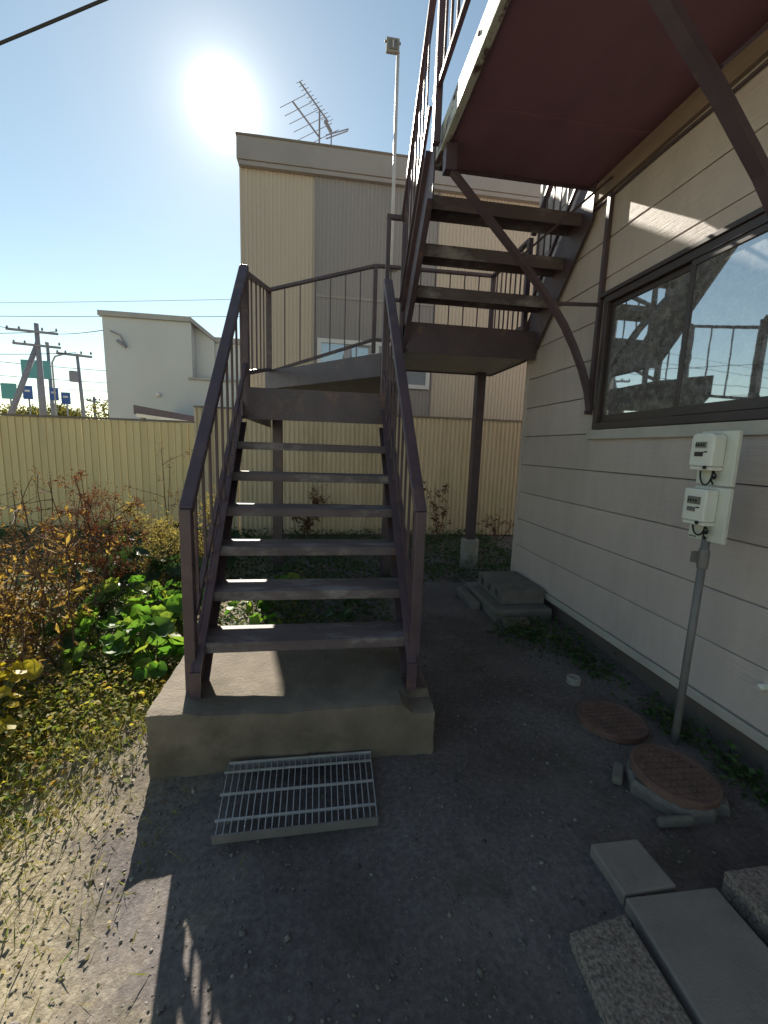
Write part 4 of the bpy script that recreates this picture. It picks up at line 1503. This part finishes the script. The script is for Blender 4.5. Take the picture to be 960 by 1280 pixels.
not_base = lambda x, y: ~((x > -.80) & (x < .62) & (y > 1.80) & (y < 2.50))
cover('ground_cover', 'low yellow-green weeds and brown leaves in the left bed', 'cover',
      keep(blob([(-1.45, 2.15, .22, .28, 3), (-1.9, 2.5, .4, .4, 3), (-1.25, 2.5, .22, .25, 2), (-1.6, 1.85, .15, .2, 1.5), (-2.4, 3.2, .5, .6, 2), (-1.5, 3.1, .5, .4, 2), (-1.0, 2.75, .15, .25, 1)]), not_base), 9000, .035, .16, 1, 'ground cover')
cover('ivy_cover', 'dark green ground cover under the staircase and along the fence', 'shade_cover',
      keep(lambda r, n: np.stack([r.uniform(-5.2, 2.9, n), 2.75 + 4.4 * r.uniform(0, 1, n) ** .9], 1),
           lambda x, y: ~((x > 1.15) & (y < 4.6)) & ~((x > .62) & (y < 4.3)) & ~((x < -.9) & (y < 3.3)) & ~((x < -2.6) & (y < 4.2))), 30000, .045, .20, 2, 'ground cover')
cover('wall_weeds', 'dark green weeds growing along the house foundation', 'shade_cover',
      keep(blob([(1.80, 3.05, .14, .16, 3), (1.93, 2.65, .07, .18, 2), (1.98, 1.95, .05, .12, 1.3), (2.0, 1.55, .05, .12, 1.4), (1.62, 3.15, .1, .08, 1), (1.95, 1.15, .03, .05, .3)]),
           lambda x, y: x < 2.13), 1500, .035, .11, 3, 'weeds')
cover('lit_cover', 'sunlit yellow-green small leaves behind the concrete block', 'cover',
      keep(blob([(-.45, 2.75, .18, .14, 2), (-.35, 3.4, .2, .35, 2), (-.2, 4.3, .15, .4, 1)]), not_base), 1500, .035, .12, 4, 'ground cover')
cover('garden_grass', 'thin dry and green grass blades beside the concrete block', 'grass',
      keep(blob([(-1.05, 2.25, .12, .2, 3), (-1.35, 1.8, .25, .25, 2), (-1.55, 1.5, .25, .25, 2), (-.92, 2.6, .08, .1, 1), (-1.1, 1.5, .3, .3, 1), (-1.9, 2.2, .3, .3, 2)]), not_base), 3500, .09, 0, 5, 'grass', True)
cover('leaf_litter', 'pale fallen leaf bits and sprouts scattered over the sunny gravel', 'litter',
      keep(blob([(-1.1, 1.8, .3, .35, 3), (-1.3, 1.4, .35, .35, 3), (-.95, 1.15, .25, .35, 1), (-.9, 2.2, .1, .25, 1)]), lambda x, y: not_base(x, y) & (x < -.5)), 500, .02, .01, 6, 'leaf litter')
cover('gravel_sprouts', 'tiny green sprouts scattered over the sunny gravel', 'cover',
      keep(blob([(-1.1, 1.7, .3, .35, 3), (-1.2, 1.3, .3, .35, 2), (-.9, 1.2, .2, .3, 1)]), lambda x, y: not_base(x, y) & (x < -.6)), 450, .015, .012, 8, 'sprouts')


def pebbles():
    n = 18000
    r = np.random.default_rng(11)
    x = r.uniform(-3.2, 2.1, n)
    y = .35 + 4.2 * r.uniform(0, 1, n) ** 1.5
    s = np.exp(r.normal(math.log(.0038), .5, n)).clip(.0015, .012)
    ok = not_base(x, y) & ~((x > 1.5) & (y > 3.3))
    x, y, s = x[ok], y[ok], s[ok]
    n = len(x)
    # octahedron stones, squashed and turned
    base = np.array([(1, 0, 0), (0, 1, 0), (-1, 0, 0), (0, -1, 0), (0, 0, .6), (0, 0, -.6)], float)
    a = r.uniform(0, 6.28, n)
    sc = r.uniform(.6, 1.3, (n, 1, 3)) * s[:, None, None]
    V = base[None] * sc
    V = V + r.normal(0, .12, V.shape) * s[:, None, None]
    ca, sa = np.cos(a)[:, None], np.sin(a)[:, None]
    X = V[..., 0] * ca - V[..., 1] * sa + x[:, None]
    Y = V[..., 0] * sa + V[..., 1] * ca + y[:, None]
    Z = V[..., 2] + (ground_h(x, y) + s * .25)[:, None]
    VV = np.stack([X, Y, Z], -1).reshape(-1, 3)
    f = np.array([(0, 1, 4), (1, 2, 4), (2, 3, 4), (3, 0, 4), (1, 0, 5), (2, 1, 5), (3, 2, 5), (0, 3, 5)])
    F = (np.arange(n)[:, None, None] * 6 + f[None]).reshape(-1, 3)
    o = npmesh('loose_gravel', VV, F, 'pebble')
    tag(o, 'small loose stones scattered over the packed dirt ground', 'gravel', kind='stuff')


pebbles()
